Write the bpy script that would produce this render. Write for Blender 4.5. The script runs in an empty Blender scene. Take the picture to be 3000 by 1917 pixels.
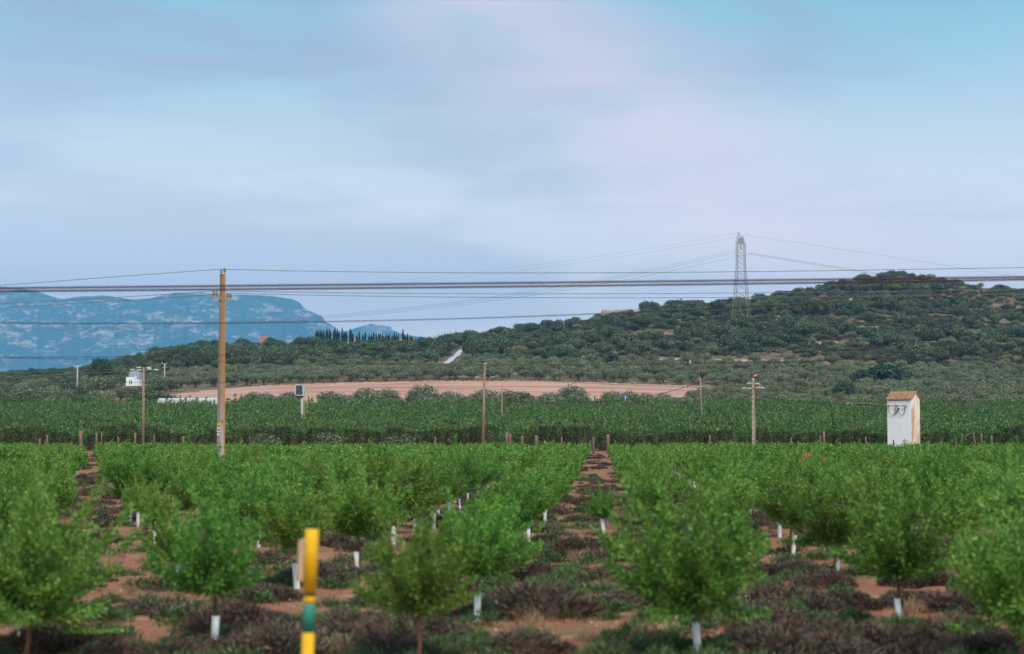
import bpy, math, random
import numpy as np
from mathutils import Vector

# ------------------------------------------------------------------ camera, sky, sun, exposure
scn = bpy.context.scene
COL = scn.collection
F = 5000.0                       # focal length in photo pixels (3000 px wide)
CAMH = 3.3
PITCH = math.atan(311.5 / F)     # horizon lies at photo row 1270
cam_d = bpy.data.cameras.new("camera")
cam_d.sensor_width = 36.0
cam_d.lens = 36.0 * F / 3000.0
cam_d.clip_start = 0.1
cam_d.clip_end = 60000
cam_d.dof.use_dof = True
cam_d.dof.focus_distance = 270.0
cam_d.dof.aperture_fstop = 1.15
cam = bpy.data.objects.new("camera", cam_d)
cam.location = (0, 0, CAMH)
cam.rotation_euler = (math.pi / 2 + PITCH, 0, 0)
COL.objects.link(cam)
scn.camera = cam

SUN_AZ = math.radians(160)       # clockwise from the view direction: behind the camera, a little right
SUN_EL = math.radians(52)
world = bpy.data.worlds.new("World")
scn.world = world
world.use_nodes = True
wt = world.node_tree
wt.nodes.clear()

def N(t, kind, **kw):
    n = t.nodes.new(kind)
    for k, v in kw.items():
        setattr(n, k, v)
    return n

def mth(t, op, a, b=None, c=None, clamp=False):
    n = N(t, "ShaderNodeMath", operation=op, use_clamp=clamp)
    for i, v in enumerate((a, b, c)):
        if v is None:
            continue
        if isinstance(v, (int, float)):
            n.inputs[i].default_value = v
        else:
            t.links.new(v, n.inputs[i])
    return n.outputs[0]

def mixc(t, f, a, b, mode="MIX"):
    n = N(t, "ShaderNodeMix", data_type="RGBA", blend_type=mode)
    for i, v in ((0, f), (6, a), (7, b)):
        if isinstance(v, (int, float)):
            n.inputs[i].default_value = v
        elif isinstance(v, (tuple, list)):
            n.inputs[i].default_value = (*v[:3], 1)
        else:
            t.links.new(v, n.inputs[i])
    return n.outputs[2]

def srange(t, v, a, b, c=0.0, d=1.0):
    n = N(t, "ShaderNodeMapRange", interpolation_type="SMOOTHSTEP")
    t.links.new(v, n.inputs[0])
    for i, q in enumerate((a, b, c, d)):
        n.inputs[i + 1].default_value = q
    return n.outputs[0]

SKY_K = 0.085
sky = N(wt, "ShaderNodeTexSky", sky_type="NISHITA")
sky.sun_disc = False
sky.sun_elevation = SUN_EL
sky.sun_rotation = SUN_AZ
sky.altitude = 100
sky.air_density = 1.0
sky.dust_density = 1.2
sky.ozone_density = 3.0
tc = N(wt, "ShaderNodeTexCoord")
sep = N(wt, "ShaderNodeSeparateXYZ")
wt.links.new(tc.outputs["Generated"], sep.inputs[0])
dx, dz = sep.outputs[0], sep.outputs[2]
# band coordinate: cloud streets that run down to the right
p = mth(wt, "ADD", mth(wt, "MULTIPLY", mth(wt, "ADD", dx, 0.02), 0.613),
        mth(wt, "MULTIPLY", mth(wt, "SUBTRACT", dz, 0.254), 0.79))
def noise(t, vec, scale, detail=4, rough=0.5, dist=0.0):
    n = N(t, "ShaderNodeTexNoise")
    n.inputs["Scale"].default_value = scale
    n.inputs["Detail"].default_value = detail
    n.inputs["Roughness"].default_value = rough
    n.inputs["Distortion"].default_value = dist
    if vec is not None:
        t.links.new(vec, n.inputs["Vector"])
    return n.outputs["Fac"]
mp = N(wt, "ShaderNodeMapping")
mp.inputs["Rotation"].default_value = (0, math.radians(20), 0)
mp.inputs["Scale"].default_value = (1.6, 1.2, 7.0)
wt.links.new(tc.outputs["Generated"], mp.inputs[0])
streak = noise(wt, mp.outputs[0], 2.3, 5, 0.48, 0.6)
mp2 = N(wt, "ShaderNodeMapping")
mp2.inputs["Location"].default_value = (0.35, 0.0, 0.1)
mp2.inputs["Scale"].default_value = (1.0, 1.0, 2.2)
wt.links.new(tc.outputs["Generated"], mp2.inputs[0])
mp3 = N(wt, "ShaderNodeMapping")
mp3.inputs["Rotation"].default_value = (0, math.radians(14), 0)
mp3.inputs["Location"].default_value = (0.7, 0.2, 0.4)
mp3.inputs["Scale"].default_value = (2.2, 1.6, 15.0)
wt.links.new(tc.outputs["Generated"], mp3.inputs[0])
streak2 = noise(wt, mp3.outputs[0], 3.0, 6, 0.55, 0.8)
streak = mth(wt, "ADD", mth(wt, "MULTIPLY", streak, 0.68), mth(wt, "MULTIPLY", streak2, 0.32))
puff = noise(wt, mp2.outputs[0], 7.0, 4, 0.5, 0.3)
pd = mth(wt, "ADD", p, mth(wt, "MULTIPLY", mth(wt, "SUBTRACT", puff, 0.5), 0.10))
th = mth(wt, "MULTIPLY", pd, 4.19)
side = mth(wt, "SINE", th)                     # >0 clear side, <0 cloudy side
cmask = srange(wt, mth(wt, "SUBTRACT", mth(wt, "MULTIPLY", mth(wt, "SUBTRACT", streak, 0.5), 7.0),
                       mth(wt, "MULTIPLY", side, 1.15)), -0.40, 0.95)
pink = mth(wt, "POWER", mth(wt, "ADD", mth(wt, "MULTIPLY", mth(wt, "COSINE", th), 0.5), 0.5), 90.0)
pink = mth(wt, "MULTIPLY", pink, srange(wt, puff, 0.25, 0.50))
k = 1.0 / SKY_K
clear = mixc(wt, 1.0, sky.outputs[0], (1.0, 1.22, 0.95), "MULTIPLY")
clear = mixc(wt, 0.88, clear, (0.25 * k, 0.55 * k, 0.63 * k))
hor = srange(wt, dz, 0.30, 0.06)               # paler air towards the horizon
clear = mixc(wt, mth(wt, "MULTIPLY", hor, 0.75), clear, (0.64 * k, 0.67 * k, 0.70 * k))
cl = mixc(wt, mth(wt, "MULTIPLY", cmask, 0.90), clear, (0.355 * k, 0.41 * k, 0.50 * k))
cl = mixc(wt, mth(wt, "MULTIPLY", pink, 0.92), cl, (0.70 * k, 0.60 * k, 0.68 * k))
low = srange(wt, dz, 0.25, 0.0)                # warm pale band low over the horizon
lowc = mixc(wt, mth(wt, "MULTIPLY", cmask, 0.75), (2.15 * k, 1.72 * k, 1.52 * k), (1.55 * k, 1.36 * k, 1.36 * k))
cl = mixc(wt, mth(wt, "MULTIPLY", low, 0.8), cl, lowc)
bg = N(wt, "ShaderNodeBackground")
bg.inputs["Strength"].default_value = SKY_K
wt.links.new(cl, bg.inputs["Color"])
wo = N(wt, "ShaderNodeOutputWorld")
wt.links.new(bg.outputs[0], wo.inputs["Surface"])

sun_d = bpy.data.lights.new("sun", "SUN")
sun_d.energy = 2.6
sun_d.angle = math.radians(13)
sun_d.color = (1.0, 0.87, 0.71)
sun = bpy.data.objects.new("sun", sun_d)
sdir = Vector((math.sin(SUN_AZ) * math.cos(SUN_EL), math.cos(SUN_AZ) * math.cos(SUN_EL), math.sin(SUN_EL)))
sun.rotation_euler = sdir.to_track_quat("Z", "Y").to_euler()
sun.location = (60, -40, 60)
COL.objects.link(sun)

scn.view_settings.view_transform = "Standard"
scn.view_settings.look = "None"
scn.view_settings.exposure = 0.36
scn.view_settings.gamma = 1.0
scn.render.engine = "CYCLES"
cy = scn.cycles
cy.max_bounces = 6
cy.diffuse_bounces = 3
cy.glossy_bounces = 2
cy.transmission_bounces = 3
cy.volume_bounces = 0
cy.transparent_max_bounces = 8
cy.use_denoising = True
cy.volume_step_rate = 4.0

# ------------------------------------------------------------------ pixel helpers
CP, SP = math.cos(PITCH), math.sin(PITCH)
def zpx(y, Y):
    cyy = (958.5 - y) / F
    return CAMH + Y * (SP + cyy * CP) / (CP - cyy * SP)
def xpx(x, Y, y=1270):
    cyy = (958.5 - y) / F
    return (x - 1500) / F * Y / (CP - cyy * SP)
def P(x, y, Y):
    return Vector((xpx(x, Y, y), Y, zpx(y, Y)))

# ------------------------------------------------------------------ terrain height
COLS = [-900, 0, 300, 600, 1000, 1300, 1500, 1700, 1800, 2000, 2100, 2200, 2400, 2550, 2650, 2800, 3000, 3900]
KN = {
 640:  [1152, 1150, 1148, 1138, 1122, 1117, 1117, 1121, 1124, 1132, 1136, 1138, 1138, 1138, 1138, 1138, 1138, 1138],
 760:  [1130, 1125, 1120, 1105, 1085, 1078, 1075, 1073, 1073, 1076, 1078, 1080, 1085, 1088, 1090, 1090, 1090, 1090],
 900:  [1120, 1112, 1095, 1060, 1048, 1050, 1030, 1018, 1010, 996, 985, 980, 975, 980, 985, 985, 985, 1000],
 1050: [1116, 1108, 1082, 1034, 1022, 1024, 982, 962, 945, 925, 922, 915, 888, 888, 890, 900, 912, 950],
 1150: [1114, 1106, 1080, 1026, 1010, 1014, 976, 950, 918, 901, 898, 890, 850, 820, 808, 826, 850, 900],
}
TY = np.concatenate([np.arange(0, 1700, 10.0)])
TX = np.linspace(-900, 3900, 241)
tab = np.zeros((len(TY), len(TX)))
kz = {}
for Yk, ys in KN.items():
    kz[Yk] = np.array([zpx(v, Yk) for v in np.interp(TX, COLS, ys)])
kz[0] = np.zeros(len(TX)); kz[285] = np.zeros(len(TX))
kz[300] = np.full(len(TX), 0.8); kz[465] = np.full(len(TX), 8.0)
kz[515] = np.full(len(TX), 11.0)
kz[1290] = kz[1150] - 9
kz[1690] = kz[1150] * 0.25
ky = sorted(kz)
for j in range(len(TX)):
    tab[:, j] = np.interp(TY, ky, [kz[q][j] for q in ky])
base = tab.copy()
for _ in range(3):
    t2 = tab.copy()
    t2[:, 1:-1] = (tab[:, :-2] + tab[:, 1:-1] * 2 + tab[:, 2:]) / 4
    t2[1:-1] = (t2[:-2] + t2[1:-1] * 2 + t2[2:]) / 4
    tab = t2
w = np.clip((TY - 282) / 30, 0, 1)[:, None]
tab = base * (1 - w) + tab * w

def gz(X, Y):
    X = np.asarray(X, float); Y = np.asarray(Y, float)
    Yc = np.maximum(Y, 1.0)
    sx = np.clip(1500 + F * X / np.maximum(Yc, 60), TX[0], TX[-1])
    fi = (sx - TX[0]) / (TX[1] - TX[0]); i = np.clip(fi.astype(int), 0, len(TX) - 2); fx = fi - i
    fj = np.clip(Yc, 0, TY[-1] - 0.01) / 10.0; j = np.clip(fj.astype(int), 0, len(TY) - 2); fy = fj - j
    z = (tab[j, i] * (1 - fx) + tab[j, i + 1] * fx) * (1 - fy) + (tab[j + 1, i] * (1 - fx) + tab[j + 1, i + 1] * fx) * fy
    far = np.clip((Yc - 1690) / 1500, 0, 1)
    z = z * (1 - far) + 4 * far
    hill = np.clip((Yc - 660) / 120, 0, 1) * np.clip((1500 - Yc) / 300, 0, 1)
    z = z + hill * (0.5 * np.sin(X / 17.0 + 1.3 * np.sin(Y / 23.0)) * np.sin(Y / 13.0 + 0.7) + 0.3 * np.sin(X / 7.3) * np.sin(Y / 6.1))
    return z

def hit(x, y):
    """ground point seen at photo pixel (x, y)"""
    if y > 1330:
        Y = CAMH * F / (y - 1270.0)
        return Vector((xpx(x, Y, y), Y, 0.0))
    Ys = np.arange(300, 1290, 2.0)
    zs = np.array([zpx(y, q) for q in Ys]); Xs = np.array([xpx(x, q, y) for q in Ys])
    g = gz(Xs, Ys)
    ok = np.where(g >= zs)[0]
    q = ok[0] if len(ok) else int(np.argmax(g - zs))
    return Vector((Xs[q], Ys[q], float(g[q])))

# ------------------------------------------------------------------ mesh helpers
class MB:
    def __init__(s):
        s.v = []; s.f = []
    def add(s, vs, fs):
        o = len(s.v); s.v += [tuple(q) for q in vs]; s.f += [tuple(i + o for i in q) for q in fs]
        return s
    def box(s, a, b, ex=None, ey=None, ez=None, org=None):
        vs = [(x, y, z) for z in (a[2], b[2]) for y in (a[1], b[1]) for x in (a[0], b[0])]
        if ex is not None:
            vs = [Vector(org) + Vector(ex) * q[0] + Vector(ey) * q[1] + Vector(ez) * q[2] for q in vs]
        return s.add(vs, [(0, 2, 3, 1), (4, 5, 7, 6), (0, 1, 5, 4), (2, 6, 7, 3), (0, 4, 6, 2), (1, 3, 7, 5)])
    def taper(s, w0, d0, w1, d1, z0, z1, off=(0, 0)):
        ox, oy = off
        vs = [(ox + i * w0 / 2, oy + j * d0 / 2, z0) for j in (-1, 1) for i in (-1, 1)] + [(ox + i * w1 / 2, oy + j * d1 / 2, z1) for j in (-1, 1) for i in (-1, 1)]
        return s.add(vs, [(0, 2, 3, 1), (4, 5, 7, 6), (0, 1, 5, 4), (2, 6, 7, 3), (0, 4, 6, 2), (1, 3, 7, 5)])
    def tube(s, pts, rad, n=6, cap=True):
        pts = [Vector(q) for q in pts]
        if isinstance(rad, (int, float)):
            rad = [rad] * len(pts)
        rings = []
        for i, q in enumerate(pts):
            d = (pts[min(i + 1, len(pts) - 1)] - pts[max(i - 1, 0)]).normalized()
            u = d.orthogonal().normalized() if abs(d.z) < 0.9 else Vector((1, 0, 0))
            u = (u - d * u.dot(d)).normalized(); w_ = d.cross(u)
            rings.append([q + (u * math.cos(2 * math.pi * k / n) + w_ * math.sin(2 * math.pi * k / n)) * rad[i] for k in range(n)])
        vs = [v for r in rings for v in r]; fs = []
        for i in range(len(pts) - 1):
            for k in range(n):
                a = i * n + k; b = i * n + (k + 1) % n
                fs.append((a, b, b + n, a + n))
        if cap:
            fs.append(tuple(range(n))[::-1]); fs.append(tuple(range((len(pts) - 1) * n, len(pts) * n)))
        return s.add(vs, fs)
    def lathe(s, prof, org=(0, 0, 0), ax=(0, 0, 1), n=10):
        ax = Vector(ax).normalized(); u = ax.orthogonal().normalized(); w_ = ax.cross(u); org = Vector(org)
        vs = [org + ax * h + (u * math.cos(2 * math.pi * k / n) + w_ * math.sin(2 * math.pi * k / n)) * r for r, h in prof for k in range(n)]
        fs = []
        for i in range(len(prof) - 1):
            for k in range(n):
                a = i * n + k; b = i * n + (k + 1) % n
                fs.append((a, b, b + n, a + n))
        fs.append(tuple(range(n))[::-1]); fs.append(tuple(range((len(prof) - 1) * n, len(prof) * n)))
        return s.add(vs, fs)
    def mesh(s, name, mat=None, smooth=False):
        m = bpy.data.meshes.new(name); m.from_pydata(s.v, [], s.f); m.update()
        if mat: m.materials.append(mat)
        if smooth: m.polygons.foreach_set("use_smooth", [True] * len(m.polygons))
        return m

def np_mesh(name, V, Fc, mats, midx=None, smooth=False):
    """V (n,3), Fc (m,4) quads"""
    m = bpy.data.meshes.new(name)
    n, k = len(Fc), Fc.shape[1]
    m.vertices.add(len(V)); m.vertices.foreach_set("co", np.ascontiguousarray(V, np.float32).ravel())
    m.loops.add(n * k); m.loops.foreach_set("vertex_index", np.ascontiguousarray(Fc, np.int32).ravel())
    m.polygons.add(n); m.polygons.foreach_set("loop_start", np.arange(0, n * k, k, dtype=np.int32))
    for q in (mats if isinstance(mats, (list, tuple)) else [mats]):
        m.materials.append(q)
    if midx is not None: m.polygons.foreach_set("material_index", np.ascontiguousarray(midx, np.int32))
    if smooth: m.polygons.foreach_set("use_smooth", np.ones(n, bool))
    m.update(calc_edges=True); m.validate()
    return m

def link(name, data, parent=None, loc=None, rz=0.0, scale=None):
    o = bpy.data.objects.new(name, data); COL.objects.link(o)
    if parent: o.parent = parent
    if loc is not None: o.location = loc
    if rz: o.rotation_euler = (0, 0, rz)
    if scale is not None: o.scale = scale if hasattr(scale, "__len__") else (scale,) * 3
    return o
def tag(o, label=None, cat=None, group=None, kind=None):
    if label: o["label"] = label
    if cat: o["category"] = cat
    if group: o["group"] = group
    if kind: o["kind"] = kind
    return o
def empty(name, loc, label, cat, group=None, rz=0.0, scale=None):
    o = link(name, None, loc=loc, rz=rz, scale=scale); o.empty_display_size = 0.2
    return tag(o, label, cat, group)

# ------------------------------------------------------------------ materials
def newmat(name):
    m = bpy.data.materials.new(name); m.use_nodes = True; m.node_tree.nodes.clear()
    return m, m.node_tree
def out(t, sh):
    o = N(t, "ShaderNodeOutputMaterial"); t.links.new(sh, o.inputs["Surface"])
def rough_mat(name, c1, c2, scale=4.0, rough=0.85, bump=0.0, stretch=None, c3=None, t3=(0.55, 0.7), metallic=0.0, coords="Object", spec=0.3):
    m, t = newmat(name)
    tcn = N(t, "ShaderNodeTexCoord"); v = tcn.outputs[coords]
    if stretch:
        mpn = N(t, "ShaderNodeMapping"); mpn.inputs["Scale"].default_value = stretch
        t.links.new(v, mpn.inputs[0]); v = mpn.outputs[0]
    nz = noise(t, v, scale, 6, 0.6)
    c = mixc(t, srange(t, nz, 0.3, 0.7), c1, c2)
    if c3:
        nz3 = noise(t, v, scale * 0.37, 5, 0.65, 0.5)
        c = mixc(t, srange(t, nz3, *t3), c, c3)
    b = N(t, "ShaderNodeBsdfPrincipled"); t.links.new(c, b.inputs["Base Color"])
    b.inputs["Roughness"].default_value = rough; b.inputs["Metallic"].default_value = metallic
    b.inputs["Specular IOR Level"].default_value = spec
    if bump:
        bn = N(t, "ShaderNodeBump"); bn.inputs["Strength"].default_value = bump; bn.inputs["Distance"].default_value = 0.05
        t.links.new(nz, bn.inputs["Height"]); t.links.new(bn.outputs[0], b.inputs["Normal"])
    out(t, b.outputs[0]); return m
def leaf_mat(name, c1, c2, c3=None, p3=0.06, transl=0.35, objvar=0.35, gloss=0.06, dead=None):
    m, t = newmat(name)
    g = N(t, "ShaderNodeNewGeometry"); oi = N(t, "ShaderNodeObjectInfo")
    r = g.outputs["Random Per Island"]
    c = mixc(t, r, c1, c2)
    if c3:
        c = mixc(t, mth(t, "GREATER_THAN", mth(t, "FRACT", mth(t, "MULTIPLY", r, 37.17)), 1 - p3), c, c3)
    v = mth(t, "ADD", mth(t, "MULTIPLY", oi.outputs["Random"], objvar), 1 - objvar / 2)
    hs = N(t, "ShaderNodeHueSaturation")
    t.links.new(mth(t, "ADD", mth(t, "MULTIPLY", mth(t, "FRACT", mth(t, "MULTIPLY", oi.outputs["Random"], 7.31)), 0.035), 0.4825), hs.inputs["Hue"])
    t.links.new(v, hs.inputs["Value"]); t.links.new(c, hs.inputs["Color"])
    d = N(t, "ShaderNodeBsdfDiffuse"); tr = N(t, "ShaderNodeBsdfTranslucent"); gl = N(t, "ShaderNodeBsdfGlossy")
    t.links.new(hs.outputs[0], d.inputs[0]); t.links.new(hs.outputs[0], tr.inputs[0])
    gl.inputs["Roughness"].default_value = 0.5; gl.inputs["Color"].default_value = (0.8, 0.85, 0.9, 1)
    m1 = N(t, "ShaderNodeMixShader"); m1.inputs[0].default_value = transl
    t.links.new(d.outputs[0], m1.inputs[1]); t.links.new(tr.outputs[0], m1.inputs[2])
    m2 = N(t, "ShaderNodeMixShader"); m2.inputs[0].default_value = gloss
    t.links.new(m1.outputs[0], m2.inputs[1]); t.links.new(gl.outputs[0], m2.inputs[2])
    out(t, m2.outputs[0]); return m

M = {}
M["almond"] = leaf_mat("orchard_leaf", (0.078, 0.182, 0.030), (0.168, 0.335, 0.058), (0.30, 0.46, 0.09), 0.10, 0.13, 0.35, 0.02)
M["almond_dead"] = leaf_mat("dried_leaf", (0.48, 0.13, 0.03), (0.62, 0.24, 0.06), None, 0, 0.3, 0.1)
M["mature"] = leaf_mat("grove_leaf", (0.052, 0.118, 0.020), (0.118, 0.220, 0.036), (0.20, 0.30, 0.06), 0.10, 0.2, 0.3)
M["hedge"] = leaf_mat("hedge_leaf", (0.045, 0.075, 0.016), (0.095, 0.14, 0.032), (0.13, 0.065, 0.03), 0.10, 0.2, 0.4, 0.03)
M["hedge_brown"] = leaf_mat("hedge_twig", (0.055, 0.045, 0.020), (0.12, 0.075, 0.040), (0.22, 0.10, 0.06), 0.15, 0.1, 0.3, 0.02)
M["olive"] = leaf_mat("olive_leaf", (0.086, 0.110, 0.046), (0.175, 0.200, 0.088), (0.29, 0.31, 0.17), 0.18, 0.2, 0.5, 0.06)
M["oak"] = leaf_mat("oak_leaf", (0.034, 0.060, 0.022), (0.085, 0.120, 0.042), (0.17, 0.18, 0.07), 0.12, 0.15, 0.8, 0.05)
M["shrub"] = leaf_mat("shrub_leaf", (0.055, 0.075, 0.035), (0.11, 0.12, 0.06), (0.22, 0.13, 0.08), 0.16, 0.2, 0.7, 0.03)
M["dark"] = leaf_mat("dark_leaf", (0.016, 0.042, 0.020), (0.035, 0.072, 0.030), None, 0, 0.2, 0.3, 0.05)
M["pine"] = leaf_mat("pine_needle", (0.022, 0.060, 0.020), (0.05, 0.10, 0.030), None, 0, 0.2, 0.3, 0.03)
M["cypress"] = leaf_mat("cypress_leaf", (0.010, 0.026, 0.014), (0.022, 0.045, 0.020), None, 0, 0.1, 0.3, 0.02)
M["dry"] = leaf_mat("dry_twig", (0.075, 0.047, 0.041), (0.150, 0.098, 0.084), (0.10, 0.15, 0.05), 0.10, 0.1, 0.5, 0.02)
M["weed"] = leaf_mat("weed_leaf", (0.05, 0.11, 0.035), (0.11, 0.17, 0.060), (0.24, 0.22, 0.10), 0.10, 0.3, 0.5, 0.03)
M["straw"] = leaf_mat("straw", (0.30, 0.19, 0.11), (0.42, 0.29, 0.18), None, 0, 0.3, 0.4, 0.03)
M["bark"] = rough_mat("bark", (0.13, 0.075, 0.045), (0.24, 0.13, 0.07), 14, 0.9, 0.4, (1, 1, 0.2))
M["bark_grey"] = rough_mat("bark_grey", (0.08, 0.065, 0.055), (0.17, 0.14, 0.12), 3, 0.95, 0.4, (1, 1, 0.3))
M["dead_wood"] = rough_mat("dead_wood", (0.14, 0.08, 0.06), (0.27, 0.18, 0.14), 3, 0.9, 0.3, (1, 1, 0.2))
M["guard"] = rough_mat("tree_guard_plastic", (0.62, 0.66, 0.68), (0.82, 0.85, 0.88), 4, 0.45, 0.0, (1, 1, 0.4), (0.50, 0.33, 0.26), (0.56, 0.72))

# ground: soil with zones by world position
def ground_material():
    m, t = newmat("soil")
    g = N(t, "ShaderNodeNewGeometry"); s = N(t, "ShaderNodeSeparateXYZ")
    t.links.new(g.outputs["Position"], s.inputs[0])
    n1 = noise(t, g.outputs["Position"], 0.9, 8, 0.65)
    n2 = noise(t, g.outputs["Position"], 5.5, 6, 0.7)
    n3 = noise(t, g.outputs["Position"], 0.22, 5, 0.6)
    soil = mixc(t, srange(t, n2, 0.3, 0.7), (0.21, 0.078, 0.046), (0.37, 0.17, 0.11))
    soil = mixc(t, srange(t, n1, 0.50, 0.70), soil, (0.40, 0.23, 0.16))
    soil = mixc(t, srange(t, n3, 0.5, 0.64, 0, 0.6), soil, (0.13, 0.13, 0.06))
    h1 = noise(t, g.outputs["Position"], 0.045, 8, 0.7)
    h2 = noise(t, g.outputs["Position"], 0.13, 8, 0.75)
    hill = mixc(t, srange(t, h2, 0.35, 0.65), (0.11, 0.085, 0.048), (0.21, 0.14, 0.09))
    hill = mixc(t, srange(t, h1, 0.52, 0.60), hill, (0.28, 0.19, 0.135))
    hill = mixc(t, srange(t, h2, 0.62, 0.70), hill, (0.42, 0.37, 0.33))
    c = mixc(t, srange(t, s.outputs[1], 480, 660), soil, hill)
    c = mixc(t, srange(t, s.outputs[1], 1500, 2500), c, (0.10, 0.12, 0.06))
    b = N(t, "ShaderNodeBsdfPrincipled"); b.inputs["Roughness"].default_value = 0.95; b.inputs["Specular IOR Level"].default_value = 0.1
    t.links.new(c, b.inputs["Base Color"])
    bn = N(t, "ShaderNodeBump"); bn.inputs["Strength"].default_value = 0.6; bn.inputs["Distance"].default_value = 0.08
    t.links.new(n2, bn.inputs["Height"]); t.links.new(bn.outputs[0], b.inputs["Normal"])
    out(t, b.outputs[0]); return m
M["soil"] = ground_material()
M["field"] = rough_mat("ploughed_earth", (0.42, 0.215, 0.165), (0.58, 0.34, 0.27), 0.35, 0.95, 0.3, (0.10, 1, 1), (0.40, 0.155, 0.11), (0.50, 0.62))
M["track"] = rough_mat("pale_track", (0.36, 0.27, 0.22), (0.46, 0.36, 0.30), 0.3, 0.9)
M["asphalt"] = rough_mat("pale_asphalt", (0.42, 0.46, 0.50), (0.52, 0.56, 0.60), 0.3, 0.8)
M["rock"] = rough_mat("limestone", (0.32, 0.25, 0.21), (0.55, 0.47, 0.42), 0.35, 0.95, 0.6, None, (0.20, 0.15, 0.11), (0.5, 0.65))
M["redrock"] = rough_mat("red_rubble", (0.40, 0.15, 0.09), (0.58, 0.36, 0.27), 1.2, 0.95, 0.6)

# ------------------------------------------------------------------ ground
def build_ground():
    Ys = np.concatenate([[-180, -90, -30], np.arange(0, 120, 1.5), np.arange(120, 285, 4), np.arange(285, 1300, 7), np.arange(1300, 2000, 60), np.geomspace(2000, 22800, 18)])
    tn = np.concatenate([np.linspace(-0.58, -0.34, 10)[:-1], np.linspace(-0.34, 0.34, 190), np.linspace(0.34, 0.58, 10)[1:]])
    TT, YY = np.meshgrid(tn, Ys)
    XX = TT * np.maximum(YY, 90.0)
    ZZ = gz(XX, YY)
    near = np.clip((285 - YY) / 20, 0, 1) * (YY > -20)
    ZZ += near * (0.035 * np.sin(XX * 2.3 + 0.8 * np.sin(YY * 1.1)) * np.sin(YY * 1.9) + 0.02 * np.sin(XX * 5.1 + YY * 3.3))
    V = np.stack([XX, YY, ZZ], -1).reshape(-1, 3)
    r, c = TT.shape
    i = np.arange(r * c).reshape(r, c)
    Fc = np.stack([i[:-1, :-1], i[:-1, 1:], i[1:, 1:], i[1:, :-1]], -1).reshape(-1, 4)
    o = link("ground", np_mesh("ground", V, Fc, M["soil"], smooth=True))
    tag(o, kind="structure", label="red brown orchard soil rising into the scrubby hillside")
build_ground()

def strip(name, mat, x0f, x1f, Ys, lift, nx=40, label=None):
    V = []; 
    for Y in Ys:
        a, b = x0f(Y), x1f(Y)
        xs = np.linspace(a, b, nx)
        X = (xs - 1500) / F * Y
        V.append(np.stack([X, np.full(nx, Y), gz(X, np.full(nx, Y)) + lift], -1))
    V = np.array(V); r = len(Ys)
    i = np.arange(r * nx).reshape(r, nx)
    Fc = np.stack([i[:-1, :-1], i[:-1, 1:], i[1:, 1:], i[1:, :-1]], -1).reshape(-1, 4)
    o = link(name, np_mesh(name, V.reshape(-1, 3), Fc, mat, smooth=True))
    return tag(o, kind="structure", label=label)
def fx0(Y): return np.interp(Y, [500, 560, 600, 636], [250, 430, 500, 720]) + 30 * math.sin(Y / 5.0) + 18 * math.sin(Y / 2.1)
def fx1(Y): return np.interp(Y, [500, 540, 580, 610, 636], [1900, 1960, 2060, 2200, 2050]) + 40 * math.sin(Y / 6.0) + 25 * math.sin(Y / 2.3)
strip("ploughed_field", M["field"], fx0, fx1, np.arange(500, 637, 4.0), 0.18, 90, "bare pinkish red ploughed field below the olive rows")
strip("dirt_track", M["track"], lambda Y: 1690 + 10 * math.sin(Y), lambda Y: 2480, np.arange(778, 795, 2.5), 0.16, 60, "pale bare track between olive rows and the hill")

# road that climbs through the saddle
road_pts = []
for t_ in np.linspace(-0.1, 1.0, 16):
    Y_ = 815 + 225 * t_; X_ = xpx(1309 + 58 * t_ ** 0.85 if t_ > 0 else 1309 + 58 * t_, Y_)
    road_pts.append(Vector((X_, Y_, float(gz(X_, Y_)))))
mb = MB()
for i, q in enumerate(road_pts):
    d = (road_pts[min(i + 1, len(road_pts) - 1)] - road_pts[max(i - 1, 0)]); d.z = 0; d.normalize()
    n_ = Vector((d.y, -d.x, 0)); wd = 1.7
    for s_ in (-1, 1):
        e = q + n_ * wd * s_
        mb.v.append((e.x, e.y, float(gz(e.x, e.y)) + 0.5))
    if i: mb.f.append((2 * i - 2, 2 * i - 1, 2 * i + 1, 2 * i))
tag(link("road", mb.mesh("road", M["asphalt"])), kind="structure", label="pale narrow road climbing through the trees to the saddle")

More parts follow.
